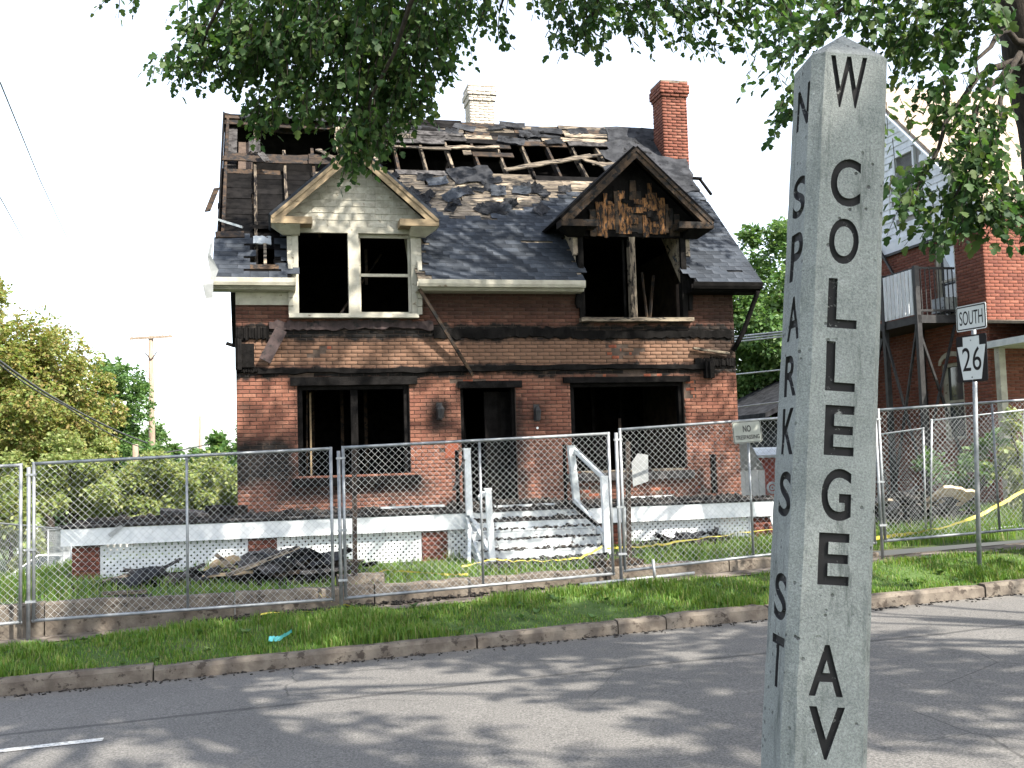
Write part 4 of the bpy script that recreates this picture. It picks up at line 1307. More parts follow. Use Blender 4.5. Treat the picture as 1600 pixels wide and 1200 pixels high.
# ---- dormers
def dormer(uc, hw, z_eave, z_pk, w0, w1, zs, zh, trim, face, side, frame, burnt):
    """uc centre, hw half width of the gable at its eaves, w0..w1 window opening, zs..zh sill and head"""
    D = empty('dormer', (0, 0, 0), 0, house)
    g = (z_pk - z_eave) / hw
    ff = -.03                                    # face plane
    oh = -.36                                    # overhang plane
    b0, b1 = w0 - .10, w1 + .10
    # face of the gable
    zf0 = zh + .12
    hwf = hw - .17
    zpk2 = z_pk - .15
    g2 = (zpk2 - zf0 - .02) / hwf
    MB().prism([(b0, zf0), (b1, zf0), (uc + hw - .10, z_eave - .02), (uc, z_pk - .10), (uc - hw + .10, z_eave - .02)], ff, ff + .12).build('gable_wall', M['char'] if burnt else M['cream'], D)
    # roof slabs running back into the main roof
    for sgn in (-1, 1):
        mb = MB()
        A0 = Vector((uc + sgn * (hw + .02), oh, z_eave)); B0 = Vector((uc, oh, z_pk))
        vb_e = RV0 + (z_eave - RZ0) / SL + .06; vb_p = RV0 + (z_pk - RZ0) / SL + .06
        A1 = Vector((uc + sgn * (hw + .02), vb_e, z_eave)); B1 = Vector((uc, vb_p, z_pk))
        nrm = Vector((sgn * (z_pk - z_eave), 0, hw)).normalized() * .05
        mb.hexa([A0, B0, B0 + nrm, A0 + nrm, A1, B1, B1 + nrm, A1 + nrm])
        mb.build('dormer_roof', M['char'] if burnt else M['shingle'], D)
        # rake board, moulding
        for (dd, yy, ww, m_) in ((.085, oh - .012, .15, trim), (.045, oh - .030, .05, trim)):
            a = Vector((uc + sgn * (hw + .03), yy, z_eave)); b = Vector((uc + sgn * .02 * 0, yy, z_pk + .03))
            dvec = (b - a).normalized(); nn = Vector((-dvec.z, 0, dvec.x)) * (1 if sgn < 0 else -1)
            if nn.z > 0: nn = -nn
            a2 = a + nn * dd; b2 = b + nn * dd
            mb = MB()
            h2 = nn.normalized() * ww / 2
            k1 = Vector((0, .022 if ww > .1 else .018, 0))
            e0 = a2 - h2; e1 = a2 + h2; e2 = b2 + h2; e3 = b2 - h2
            # plumb cut at the peak
            if abs(dvec.x) > 1e-4:
                e2 = e1 + dvec * ((uc - e1.x) / dvec.x); e3 = e0 + dvec * ((uc - e0.x) / dvec.x)
            mb.hexa([e0, e1, e2, e3, e0 + k1, e1 + k1, e2 + k1, e3 + k1])
            mb.build('rake_trim', m_, D)
        # soffit of the rake
        mb = MB()
        s0 = Vector((uc + sgn * hw, oh + .01, z_eave - .02)); s1 = Vector((uc, oh + .01, z_pk - .02))
        s2 = Vector((uc, ff, z_pk - .02)); s3 = Vector((uc + sgn * hw, ff, z_eave - .02))
        dn = Vector((0, 0, -.02))
        mb.hexa([s0, s1, s2, s3, s0 + dn, s1 + dn, s2 + dn, s3 + dn]); mb.build('rake_soffit', trim, D)
        # eave return
        x_o = uc + sgn * (hw + .02); x_i = uc + sgn * (hw - .66)
        MB().span((min(x_o, x_i), oh - .02, z_eave - .125), (max(x_o, x_i), ff - .005, z_eave - .005)).build('eave_return', trim, D)
        x_i2 = uc + sgn * (hw - .46)
        mb = MB()
        lo = z_eave - .26
        mb.hexa([(x_o - sgn * .01, oh + .0, z_eave - .128), (x_i2, oh + .0, z_eave - .128), (x_i2, ff, z_eave - .128), (x_o - sgn * .01, ff, z_eave - .128),
                 (x_o - sgn * .20, ff - .10, lo), (x_i2, ff - .10, lo), (x_i2, ff, lo), (x_o - sgn * .20, ff, lo)])
        mb.build('eave_cove', frame if not burnt else M['char'], D)
        # side wall of the dormer back to the slope
        xw = b0 if sgn < 0 else b1
        mb = MB()
        zb = 3.9
        mb.v += [(xw - sgn * .10, .02, zb), (xw - sgn * .10, .02, z_eave), (xw - sgn * .10, vb_e, z_eave), (xw - sgn * .0, .02, zb), (xw - sgn * .0, .02, z_eave), (xw - sgn * .0, vb_e, z_eave)]
        mb.f += [(0, 1, 2), (3, 5, 4), (0, 3, 4, 1), (1, 4, 5, 2), (2, 5, 3, 0)]
        mb.build('cheek_wall', side, D)
        # cornerboards with a stack of shingle butts
        for i in range(3 if not burnt else 2):
            zt = z_eave - .27 - i * .16
            MB().span((xw - .055 + sgn * .03, ff - .02 - .008 * i, zt - .155), (xw + .055 + sgn * .03, ff + .06, zt)).build('side_shingle', side, D)
    # ridge of the dormer: frieze and head
    MB().span((b0, ff - .015, zh + .02), (b1, ff + .06, zh + .13)).build('frieze', frame, D)
    if not burnt:
        # cream shingle courses on the gable
        rng = random.Random(77); z = zf0 + .01; r = 0
        while z < z_pk - .20:
            hh = .118
            half = (z_pk - .115 - z) / g if z > z_eave - .05 else hw - .68
            x = uc - half; x -= (0 if r % 2 else .12)
            while x < uc + half:
                w = rng.uniform(.18, .42); a = max(x, uc - half); b = min(x + w, uc + half)
                if b - a > .03:
                    mb = MB()
                    t = rng.uniform(.012, .018); a2, b2 = a + .004, b - .004; zb = z + rng.uniform(-.008, .006)
                    def top_lim(xx): return min(z + hh + .02, z_pk - .105 - abs(xx - uc) * g)
                    ta, tb = top_lim(a2), top_lim(b2)
                    if ta > zb + .015 or tb > zb + .015:
                        ta = max(ta, zb + .004); tb = max(tb, zb + .004)
                        mb.hexa([(a2, ff - t, zb), (b2, ff - t, zb), (b2, ff - .004, tb), (a2, ff - .004, ta), (a2, ff + .0, zb), (b2, ff + .0, zb), (b2, ff + .002, tb), (a2, ff + .002, ta)])
                        mb.build('gable_shingle', face, D)
                x += w
            z += hh; r += 1
    else:
        # scorched sheathing, boards upright and ragged
        rng = random.Random(78); x = uc - hwf * .66
        while x < uc + hwf * .72:
            w = rng.uniform(.07, .15); xm = x + w / 2
            zt = min(zpk2 - abs(xm - uc) * g2 - .10, zf0 + rng.uniform(.35, 1.0)); zb = zf0 - rng.uniform(-.02, .10)
            if zt - zb > .12:
                mb = MB(); rough_box(mb, (xm, ff - .012 - rng.uniform(0, .02), (zt + zb) / 2), (zt - zb, w - .008, .02), Matrix(((0, 1, 0), (0, 0, 1), (1, 0, 0))), rng, .012, 7)
                c_ = abs(xm - uc) < hwf * .55 and rng.random() < .8
                mb.build('scorched_board', M['char_orange'] if c_ else M['char_brown'], D)
            x += w
        for k in range(14):
            xm = uc + rng.uniform(-.55, .45); zm = zf0 + rng.uniform(.0, .75)
            if zm > zpk2 - abs(xm - uc) * g2 - .2: continue
            mb = MB(); rough_box(mb, (xm, ff - .045, zm), (rng.uniform(.08, .25), .012, rng.uniform(.05, .14)), Matrix.Rotation(rng.uniform(-.2, .2), 3, 'Y'), rng, .006, 4)
            mb.build('scorched_shingle', M['char_orange'] if rng.random() < .6 else M['char'], D)
    # window: casing, mullion, sill
    fm = frame
    fy0, fy1 = ff - .035, ff + .14
    for (a, b) in ((w0 - .10, w0 + .0), (w1 - .0, w1 + .10)):
        MB().span((a, fy0, zs), (b, fy1, zh + .02)).build('window_casing', fm, D)
    mu = (w0 + w1) / 2 + (.0 if burnt else -.03)
    MB().span((mu - .09 if not burnt else mu - .055, fy0 + .01, zs), (mu + .09 if not burnt else mu + .055, fy1, zh + .02)).build('mullion', M['weather_v'] if burnt else fm, D)
    mb = MB(); rough_box(mb, ((w0 + w1) / 2, ff - .07, zs - .035), (w1 - w0 + .26, .16, .07), None, rr, .006 if burnt else .001, 12)
    mb.build('sill', M['weather'] if burnt else fm, D)
    if not burnt:
        # right sash: rails and stiles of the two halves
        for (a, b, z0, z1, y) in ((mu + .09, w1, zs, zs + .06, .07), (mu + .09, w1, (zs + zh) / 2 - .02, (zs + zh) / 2 + .03, .06), (mu + .09, w1, zh - .04, zh + .02, .05)):
            MB().span((a, y, z0), (b, y + .04, z1)).build('sash_rail', fm, D)
        for (a, b) in ((mu + .091, mu + .13), (w1 - .04, w1 - .001)):
            MB().span((a, .06, zs + .06), (b, .10, zh - .045)).build('sash_stile', fm, D)
        # carved brackets beside the window below the eave
        for sgn, x in ((-1, w0 - .10), (1, w1 + .10)):
            for (z0, z1, o) in ((3.86, 4.22, .11), (3.72, 3.855, .09), (3.58, 3.715, .07), (3.44, 3.575, .05), (zs, 3.435, .03)):
                MB().span((min(x, x + sgn * .075), -.05 - o, z0), (max(x, x + sgn * .075), -.013, z1)).build('bracket', fm, D)
    else:
        MB().span((w0 + .80, .10, zs), (w0 + .84, .14, zh)).build('sash_stile', M['char'], D)
        for x in (w0 - .13, w1 + .14):
            mb = MB(); rough_box(mb, (x, -.03, 3.75), (.70, .10, .12), Matrix(((0, 1, 0), (0, 0, 1), (1, 0, 0))), rr, .03, 6); mb.build('charred_casing', M['char'], D)
    return D
M['side_soot'] = simple('smoked_shingle', (.16, .13, .10), (.30, .25, .18), 6, .85, .5, 40, .25, c=(.03, .026, .022), cpos=.55)
dormer(2.02, 1.40, 4.92, 6.17, 1.05, 2.98, 3.30, 4.70, M['tan_wood'], M['cream_shingle'], M['cream_shingle'], M['cream'], False)
dormer(7.09, 1.43, 4.98, 6.32, 6.12, 8.00, 3.24, 4.72, M['char_brown'], None, M['side_soot'], M['char'], True)

# ---- chimneys
def chimney(x0, x1, y0, y1, z0, z1, mat, pale):
    c = MB().span((x0 + .012, y0 + .012, z0), (x1 - .012, y1 - .012, z1 - .02)).build('chimney', M['mortar'] if not pale else M['cream'], house)
    rng = random.Random(31)
    V = []; Fq = []; nn = 0
    tv, tf2 = brick_template(.203, .0575)
    z = z0; row = 0
    while z < z1 - .03:
        ex = 0.0
        if z > z1 - .36: ex = .028
        if z > z1 - .28: ex = .055
        if z > z1 - .10: ex = .03
        for face in range(4):
            if face % 2 == 0: Ls, c0, c1 = x1 - x0 + 2 * ex, x0 - ex, (y0 - ex if face == 0 else y1 + ex)
            else: Ls, c0, c1 = y1 - y0 + 2 * ex, y0 - ex, (x0 - ex if face == 3 else x1 + ex)
            x = -(.1065 if row % 2 else 0)
            while x < Ls:
                a = max(0, x); b = min(Ls, x + .213)
                if b - a > .03:
                    w = tv.copy(); w[:, 0] *= (b - a - .01) / .203
                    w[:, 1] *= 2.6; w[:, 1] += rng.uniform(-.003, .003)
                    cc = c0 + (a + b) / 2
                    if face == 0: p = np.stack([w[:, 0] + cc, w[:, 1] + c1, w[:, 2] + z], 1)
                    elif face == 2: p = np.stack([-w[:, 0] + cc, -w[:, 1] + c1, w[:, 2] + z], 1)
                    elif face == 3: p = np.stack([w[:, 1] + c1, -w[:, 0] + cc, w[:, 2] + z], 1)
                    else: p = np.stack([-w[:, 1] + c1, w[:, 0] + cc, w[:, 2] + z], 1)
                    V.append(p); Fq.append(np.array(tf2, np.int32) + nn); nn += 12
                x += .213
        z += .0668; row += 1
    o = link('chimney_brickwork', np_mesh('chimney_brickwork', np.concatenate(V), np.concatenate(Fq)), mat, c); o['kind'] = 'stuff'
    MB().span((x0 - .03, y0 - .03, z1 - .035), (x1 + .03, y1 + .03, z1 + .02)).build('chimney_cap', M['concrete'] if not pale else mat, c)
M['brick_chim'] = brick_mat('chimney_brick', False, house, [(.15, .052, .036), (.20, .075, .05), (.12, .043, .03), (.235, .10, .07)])
M['brick_pale'] = brick_mat('whitewashed_brick', False, house, [(.62, .56, .48), (.68, .62, .54), (.58, .52, .44), (.70, .64, .57)])
chimney(9.08, 9.66, 3.3, 3.9, 6.4, 8.98, M['brick_chim'], False)
chimney(5.16, 5.74, 5.3, 5.9, 7.0, 9.42, M['brick_pale'], True)

# ---- porch: deck, fascia, piers, lattice
porch = empty('porch', (0, 0, 0), 0, house)
PV = -2.20
PX0, PX1 = -2.37, 8.66
x = PX0
# deck boards run front to back
rp_ = random.Random(3)
while x < PX1 - .01:
    w = min(.092, PX1 - x)
    y1_ = .6 if x + w < -.05 else -.005
    if True:
        mb = MB(); mb.span((x + .003, PV - .03, -.075 + rp_.uniform(-.002, .004)), (x + w - .003, y1_, -.045 + rp_.uniform(-.004, .004)))
        mb.build('deck_board', M['ash'], porch)
    x += .092
for (a, b) in ((PX0, 3.44), (5.42, PX1)):
    MB().span((a, PV - .02, -.315), (b, PV + .018, -.077)).build('fascia_board', M['white'], porch)
    MB().span((a - .03, PV - .055, -.043), (b + .0, PV + .05, -.020)).build('deck_nosing', M['ash'], porch)
MB().span((PX0, PV + .02, -.315), (PX0 + .035, .6, -.077)).build('fascia_board', M['white'], porch)
MB().span((PX1 - .035, PV + .02, -.315), (PX1, -.02, -.077)).build('fascia_board', M['white'], porch)
def pier(x0, x1, zb=-.95):
    pr = MB().span((x0 + .012, PV + .072, zb), (x1 - .012, PV + .40, -.32)).build('pier', M['mortar'], porch)
    b = lay_bricks(x0, x1, zb, -.325, [], rp_)
    V = []; Fq = []
    tv, tf2 = brick_template(.203, .0575)
    for i, (cx, cz, lx) in enumerate(b):
        w = tv.copy(); w[:, 0] *= lx / .203; w[:, 0] += cx; w[:, 1] += PV + .06 + rp_.uniform(-.002, .002); w[:, 2] += cz
        V.append(w); Fq.append(np.array(tf2, np.int32) + 12 * i)
    o = link('pier_brickwork', np_mesh('pier_brickwork', np.concatenate(V), np.concatenate(Fq)), M['brick_pier'], pr); o['kind'] = 'stuff'
for (a, b) in ((-2.24, -1.86), (.19, .61), (2.76, 3.16), (5.50, 6.02), (8.22, 8.62)): pier(a, b)
def lattice(x0, x1, z0=-.92, z1=-.33):
    y = PV + .10
    mb = MB(); W, H = x1 - x0, z1 - z0; sw = .0375; sp = .0625 * 1.414
    def clip(c, sgn):
        pts = []
        # line z - z0 = sgn*(x - x0) + c
        xs = sorted([(0 - c) / sgn, (H - c) / sgn]); a = max(0, xs[0]); b = min(W, xs[1])
        return (a, b) if b - a > .01 else None
    for sgn, yy in ((1, y), (-1, y + .0075)):
        c = -W - H if sgn > 0 else 0.0
        c0 = -W if sgn > 0 else 0.0; c1 = H if sgn > 0 else W + H
        c = c0
        while c < c1:
            r = clip(c, sgn)
            if r:
                a, b = r
                mb.beam((x0 + a, yy, z0 + sgn * a + c), (x0 + b, yy, z0 + sgn * b + c), sw, .007, (0, 1, 0))
            c += sp
    o = mb.build('lattice', M['white'], porch, fix=False); o['kind'] = 'stuff'
    for (a, b, c, d) in ((x0, x0 + .035, z0, z1), (x1 - .035, x1, z0, z1)):
        MB().span((a, y - .012, c), (b, y - .005, d)).build('lattice_trim', M['white'], porch)
for (a, b) in ((-1.86, .19), (.61, 2.76), (3.17, 3.50), (6.03, 8.20)): lattice(a, b)
MB().beam((8.50, PV - .04, -.33), (8.62, PV - .05, -.78), .07, .03, (0, 1, 0)).build('loose_trim', M['white'], porch)
MB().beam((-1.55, PV - .035, -.05), (-1.72, PV - .04, -.19), .05, .012, (0, 1, 0)).build('loose_trim', M['grey_sheet'], porch)

# steps
steps = empty('porch_steps', (0, 0, 0), 0, house)
SX0, SX1 = 3.46, 5.38
n_st = 5
for i in range(n_st):
    zt = -.06 - (i + 1) * .136; yf = PV - .24 * (i + 1)
    MB().span((SX0, yf, zt - .025 + rp_.uniform(-.006, .006)), (SX1 + (.10 if i == 4 else 0), yf + .27, zt)).build('tread', M['white_worn'] if i else M['ash'], steps)
    MB().span((SX0 + .01, yf + .245, zt + .002), (SX1 - .01, yf + .262, zt + .11)).build('riser', M['white_worn'], steps)
MB().span((SX0, PV - .24 * 5 + .012, -.93), (SX1 + .10, PV - .24 * 5 + .03, -.77)).build('riser', M['white_worn'], steps)
MB().span((SX0 + .02, PV - .021, -.18), (SX1 - .02, PV - .005, -.06)).build('riser', M['white_worn'], steps)
for x in (SX0 - .02, SX1 + .02):
    MB().hexa([(x - .02, PV - .03, -.10), (x - .02, PV - 1.2, -.78), (x - .02, PV - 1.2, -.93), (x - .02, PV - .03, -.40), (x + .02, PV - .03, -.10), (x + .02, PV - 1.2, -.78), (x + .02, PV - 1.2, -.93), (x + .02, PV - .03, -.40)]).build('stringer', M['white_worn'], steps)
def newel(a, b, w, mat=None, cap=True):
    o = MB().beam(a, b, w, w, (0, 1, 0)).build('newel_post', mat or M['white'], steps)
    if cap:
        MB().box((b[0], b[1], b[2] + .008), (w + .015, w + .015, .02)).build('post_cap', mat or M['white'], steps)
newel((3.48, PV - .07, -.10), (3.47, PV - .07, .90), .095)
newel((3.62, PV - 1.05, -.85), (3.58, PV - 1.05, .30), .085)
newel((5.20, PV - .07, -.10), (5.12, PV - .09, .90), .10, M['white_worn'])
newel((5.38, PV - .95, -.72), (5.37, PV - .95, .42), .095)
MB().beam((5.17, PV - .08, .86), (5.36, PV - .93, .42), .05, .06).build('handrail', M['white_worn'], steps)
MB().beam((5.15, PV - .08, .08), (5.34, PV - .93, -.42), .05, .06).build('lower_rail', M['white_worn'], steps)
MB().beam((5.12, PV - .09, .0), (5.30, PV - .80, -.30), .04, .05).build('lower_rail', M['char'], steps)
MB().beam((3.50, PV - .10, -.12), (3.62, PV - 1.0, -.65), .06, .05).build('lower_rail', M['white_worn'], steps)
MB().beam((3.24, PV - .12, .28), (3.42, PV - .10, .75), .05, .03).build('handrail', M['ash'], steps)
MB().beam((3.40, PV - .5, -.30), (3.28, PV - 1.0, -.95), .05, .03).build('broken_rail', M['white'], steps)
MB().beam((3.55, PV - .9, .25), (3.46, PV - 1.02, .18), .05, .05).build('handrail', M['white'], steps)
mb = MB(); rough_box(mb, (3.30, PV - .95, -.84), (.32, .10, .10), Matrix.Rotation(-.5, 3, 'Y'), rp_, .03); mb.build('broken_rail', M['white_worn'], steps)
# charred porch column stub and door-side stubs
mb = MB(); rough_box(mb, (8.38, -.25, .34), (.72, .085, .085), Matrix(((0, 1, 0), (0, 0, 1), (1, 0, 0))), rp_, .006, 6); mb.build('column_stub', M['char'], porch)
mb = MB(); rough_box(mb, (3.33, PV + .02, .42), (.95, .05, .05), Matrix(((0, 1, 0), (0, 0, 1), (1, 0, 0))), rp_, .006, 6); mb.build('column_stub', M['char'], porch)
mb = MB(); rough_box(mb, (5.04, PV + .0, .42), (.95, .05, .05), Matrix(((0, 1, 0), (0, 0, 1), (1, 0, 0))), rp_, .006, 6); mb.build('column_stub', M['char'], porch)

# ---------------------------------------------------------------- debris
def HL(u, v, w):
    """house frame to world"""
    p = H0 + E_ * u + N_ * v
    return Vector((p.x, p.y, H0.z + w))

def rubble(name, label, n, fn, size, seed, mat='rubble'):
    rng = random.Random(seed); V = []; Fq = []; rs = np.random.RandomState(seed)
    cube = np.array([(-1, -1, -1), (1, -1, -1), (1, 1, -1), (-1, 1, -1), (-1, -1, 1), (1, -1, 1), (1, 1, 1), (-1, 1, 1)], np.float32) * .5
    fq = np.array([(0, 3, 2, 1), (4, 5, 6, 7), (0, 1, 5, 4), (1, 2, 6, 5), (2, 3, 7, 6), (3, 0, 4, 7)], np.int32)
    for i in range(n):
        p = fn(rng); s = size * rng.uniform(.35, 1.5)
        c = cube * np.array([s * rng.uniform(.6, 2.6), s * rng.uniform(.5, 1.2), s * rng.uniform(.2, .7)]) + rs.uniform(-.15, .15, (8, 3)) * s
        R = np.array(Matrix.Rotation(rng.uniform(0, 6.28), 3, 'Z') @ Matrix.Rotation(rng.uniform(-.5, .5), 3, 'X') @ Matrix.Rotation(rng.uniform(-.4, .4), 3, 'Y'))
        V.append(c @ R.T + np.array(p)); Fq.append(fq + 8 * i)
    o = link(name, np_mesh(name, np.concatenate(V), np.concatenate(Fq)), M[mat])
    return tag(o, label, 'rubble', kind='stuff')

def deck_spot(rng):
    u = rng.uniform(-2.3, 8.6); v = rng.uniform(-2.15, -.08)
    if u < 0 and rng.random() < .4: v = rng.uniform(-2.1, .5)
    h = abs(rng.gauss(0, .014)) + .06 * (1 if 3.4 < u < 5.3 and v > -1.2 else 0) * rng.random()
    return HL(u, v, -.035 + h)
rubble('deck_rubble', 'black and grey burnt fragments littering the porch deck', 1700, deck_spot, .055, 51)
def step_spot(rng):
    i = rng.randrange(5); return HL(rng.uniform(3.5, 5.35), -2.2 - .24 * (i + 1) + rng.uniform(.0, .24), -.06 - (i + 1) * .136 + .008 + abs(rng.gauss(0, .012)))
rubble('step_rubble', 'twigs and burnt crumbs scattered over the porch steps', 520, step_spot, .034, 52)
def foot_spot(rng):
    u = rng.uniform(3.4, 6.3); v = rng.uniform(-4.5, -3.42); p = HL(u, v, 0); s = u - 1.18
    p.z = z_yard(s, 7.0 + v) + .01 + abs(rng.gauss(0, .02)); return p
rubble('walk_rubble', 'grey rubble strewn at the foot of the porch steps', 700, foot_spot, .05, 53, 'ash')
def wall_spot(rng):
    s = rng.uniform(-1.6, 3.4); t = rng.uniform(1.50, 1.80); p = ST(s, t, z_walk(s) + .01 + abs(rng.gauss(0, .01))); return p
rubble('pavement_litter', 'straw and crumbs along the foot of the retaining wall', 420, wall_spot, .03, 54)

def gutter_spot(rng):
    s = rng.uniform(-6, 11); t = -.03 - abs(rng.gauss(0, .10)); return ST(s, t, z_road(s) + .05 * (1 - ((t + 4.5) / 4.5) ** 2) - .05 + .006)
rubble('gutter_grit', 'grit and leaf crumbs lying along the kerb in the gutter', 650, gutter_spot, .018, 55)
def debris_heap(s, t, rs_, rt_, h, n, label, seed, pale=.25, sheets=6, chips=260):
    root = empty('debris_heap', ST(s, t, z_yard(s, t)), TH)
    tag(root, label, 'debris heap')
    rng = random.Random(seed)
    def top(x, y):
        r = math.sqrt((x / rs_) ** 2 + (y / rt_) ** 2); return h * max(0, 1 - r * r)
    # body of the heap
    mb = MB(); nx, ny = 18, 10
    for i in range(nx + 1):
        for j in range(ny + 1):
            x = (i / nx * 2 - 1) * rs_ * 1.05; y = (j / ny * 2 - 1) * rt_ * 1.05
            mb.v.append((x, y, top(x, y) * rng.uniform(.55, .95) - .03 + .0 * rng.random()))
    for i in range(nx):
        for j in range(ny):
            a = i * (ny + 1) + j; mb.f.append((a, a + ny + 1, a + ny + 2, a + 1))
    mb.build('ash_mound', M['char'], root, fix=False)
    for k in range(n):
        r = math.sqrt(rng.random()) * .92; a = rng.uniform(0, 6.28); x, y = r * math.cos(a) * rs_, r * math.sin(a) * rt_
        L = rng.uniform(.3, 1.0); w = rng.uniform(.05, .16)
        R = Matrix.Rotation(rng.gauss(0, .7), 3, 'Z') @ Matrix.Rotation(rng.gauss(0, .18), 3, 'Y') @ Matrix.Rotation(rng.gauss(0, .3), 3, 'X')
        mb = MB(); rough_box(mb, (x, y, top(x, y) * .95 + rng.uniform(0, .05)), (L, w, rng.uniform(.02, .05)), R, rng, .015, 6)
        z = rng.random()
        mb.build('burnt_board', M['weather'] if z < pale * .6 else (M['char_brown'] if z < pale else (M['ash'] if z < .6 else M['char'])), root)
    for k in range(sheets):
        x, y = rng.uniform(-.6, .6) * rs_, rng.uniform(-.8, .5) * rt_
        mb = MB(); q = 5; c = Vector((x, y, top(x, y) * .9 + .06)); w, l = rng.uniform(.35, .7), rng.uniform(.25, .5)
        R = Matrix.Rotation(rng.uniform(0, 6.28), 3, 'Z') @ Matrix.Rotation(rng.gauss(0, .4), 3, 'X')
        for i in range(q + 1):
            for j in range(q + 1):
                mb.v.append(tuple(c + R @ Vector(((i / q - .5) * w + rng.uniform(-.02, .02), (j / q - .5) * l + rng.uniform(-.02, .02), rng.uniform(-.02, .02) + .08 * math.sin(3 * i / q)))))
        for i in range(q):
            for j in range(q):
                a = i * (q + 1) + j; mb.f.append((a, a + q + 1, a + q + 2, a + 1))
        mb.build('roofing_sheet', M['ash'] if rng.random() < .6 else M['tar'], root, fix=False)
    V = []; Fq = []
    cube = np.array([(-1, -1, -1), (1, -1, -1), (1, 1, -1), (-1, 1, -1), (-1, -1, 1), (1, -1, 1), (1, 1, 1), (-1, 1, 1)], np.float32) * .5
    fq = np.array([(0, 3, 2, 1), (4, 5, 6, 7), (0, 1, 5, 4), (1, 2, 6, 5), (2, 3, 7, 6), (3, 0, 4, 7)], np.int32)
    rsd = np.random.RandomState(seed)
    for i in range(chips):
        r = math.sqrt(rng.random()) * 1.12; a = rng.uniform(0, 6.28); x, y = r * math.cos(a) * rs_, r * math.sin(a) * rt_
        s_ = rng.uniform(.02, .09); c = cube * np.array([s_ * 2, s_, s_ * .5]) + rsd.uniform(-.2, .2, (8, 3)) * s_
        R = np.array(Matrix.Rotation(rng.uniform(0, 6.28), 3, 'Z') @ Matrix.Rotation(rng.uniform(-.6, .6), 3, 'X'))
        V.append(c @ R.T + np.array((x, y, top(x, y) + .01))); Fq.append(fq + 8 * i)
    o = link('chips', np_mesh('chips', np.concatenate(V), np.concatenate(Fq)), M['rubble'], root); o['kind'] = 'stuff'
    return root
debris_heap(-2.0, 3.55, 1.25, .45, .10, 14, 'low black heap of burnt scraps in the grass before the left lattice', 61, .10, 3)
debris_heap(-.30, 3.35, .95, .55, .27, 22, 'dark heap of charred boards and roofing in front of the middle brick pier', 62, .18, 8)
debris_heap(5.7, 4.45, .95, .20, .06, 10, 'small dark pile of burnt bits at the base of the right lattice', 63, .1, 2, 200)
debris_heap(10.0, 5.2, 1.25, .7, .48, 30, 'brown and tan heap of broken boards in the right yard', 64, .45, 7)
# a grey sheet of plywood on the left heap and a couple of lone boards
p = ST(-1.15, 4.25, z_yard(-1.1, 4.2))
mb = MB(); mb.prism([(-.55, 0), (.5, .0), (.35, .10), (-.02, .30), (-.28, .24)], -.02, .02)
o = mb.build('broken_panel', M['tan_wood'], None, p); o.rotation_euler = (math.radians(-24), 0, TH)
tag(o, 'tan broken panel propped against the left lattice', 'panel')
def lone_board(s, t, L, w, rz, tilt, mat, label, dz=.03, name='loose_board'):
    rng = random.Random(int(abs(s * 100)) + 7)
    mb = MB(); rough_box(mb, (0, 0, 0), (L, w, .035), None, rng, .012, 8)
    o = mb.build(name, mat, None, ST(s, t, z_yard(s, t) + dz)); o.rotation_euler = (0, tilt, TH + rz)
    return tag(o, label, 'board')
lone_board(-2.35, 2.05, .50, .14, .05, 0, M['weather'], 'weathered grey board lying on the grass by the retaining wall at left', .09)
lone_board(-2.30, 2.02, .48, .10, -.04, .02, M['ash'], 'dark board under the weathered grey one at left', .045)
lone_board(-.75, 3.0, 1.0, .10, .45, -.28, M['weather'], 'pale splintered plank slanting on the charred heap', .30)
lone_board(.05, 2.75, .70, .16, .15, -.03, M['ash'], 'grey plank at the front of the charred heap', .16)
lone_board(-1.2, 3.1, .62, .07, -.1, -.05, M['pale_wood'], 'narrow raw wood strip in front of the charred heap', .14)
p = ST(10.7, 4.9, z_yard(10.7, 4.9) + .42)
mb = MB(); rough_box(mb, (0, 0, 0), (.75, .55, .05), Matrix.Rotation(-.55, 3, 'X'), random.Random(9), .05, 6)
o = mb.build('broken_panel', M['pale_wood'], None, p); o.rotation_euler = (0, .12, TH + .2)
tag(o, 'large pale torn panel on top of the right debris heap', 'panel')
MBx = MB().beam((0, 0, 0), (.35, .1, .35), .07, .07); o = MBx.build('charred_stake', M['char'], None, ST(11.15, 5.0, z_yard(11, 5) + .35)); tag(o, 'charred stake poking up behind the right debris heap', 'board')
# stone block and brick rubble beside the perforated posts
mb = MB(); rough_box(mb, (0, 0, .07), (.55, .30, .16), None, random.Random(3), .02, 5)
o = mb.build('stone_block', M['concrete'], None, ST(.42, 2.15, z_yard(.4, 2.1))); o.rotation_euler = (0, 0, TH); tag(o, 'flat concrete block at the foot of the left perforated post', 'block')
mb = MB(); rough_box(mb, (0, 0, .05), (.62, .30, .16), None, random.Random(4), .02, 5)
o = mb.build('stone_block', M['char_brown'], None, ST(3.72, 1.98, z_yard(3.7, 2.1))); o.rotation_euler = (0, 0, TH); tag(o, 'dark timber block behind the crooked fence joint', 'block')
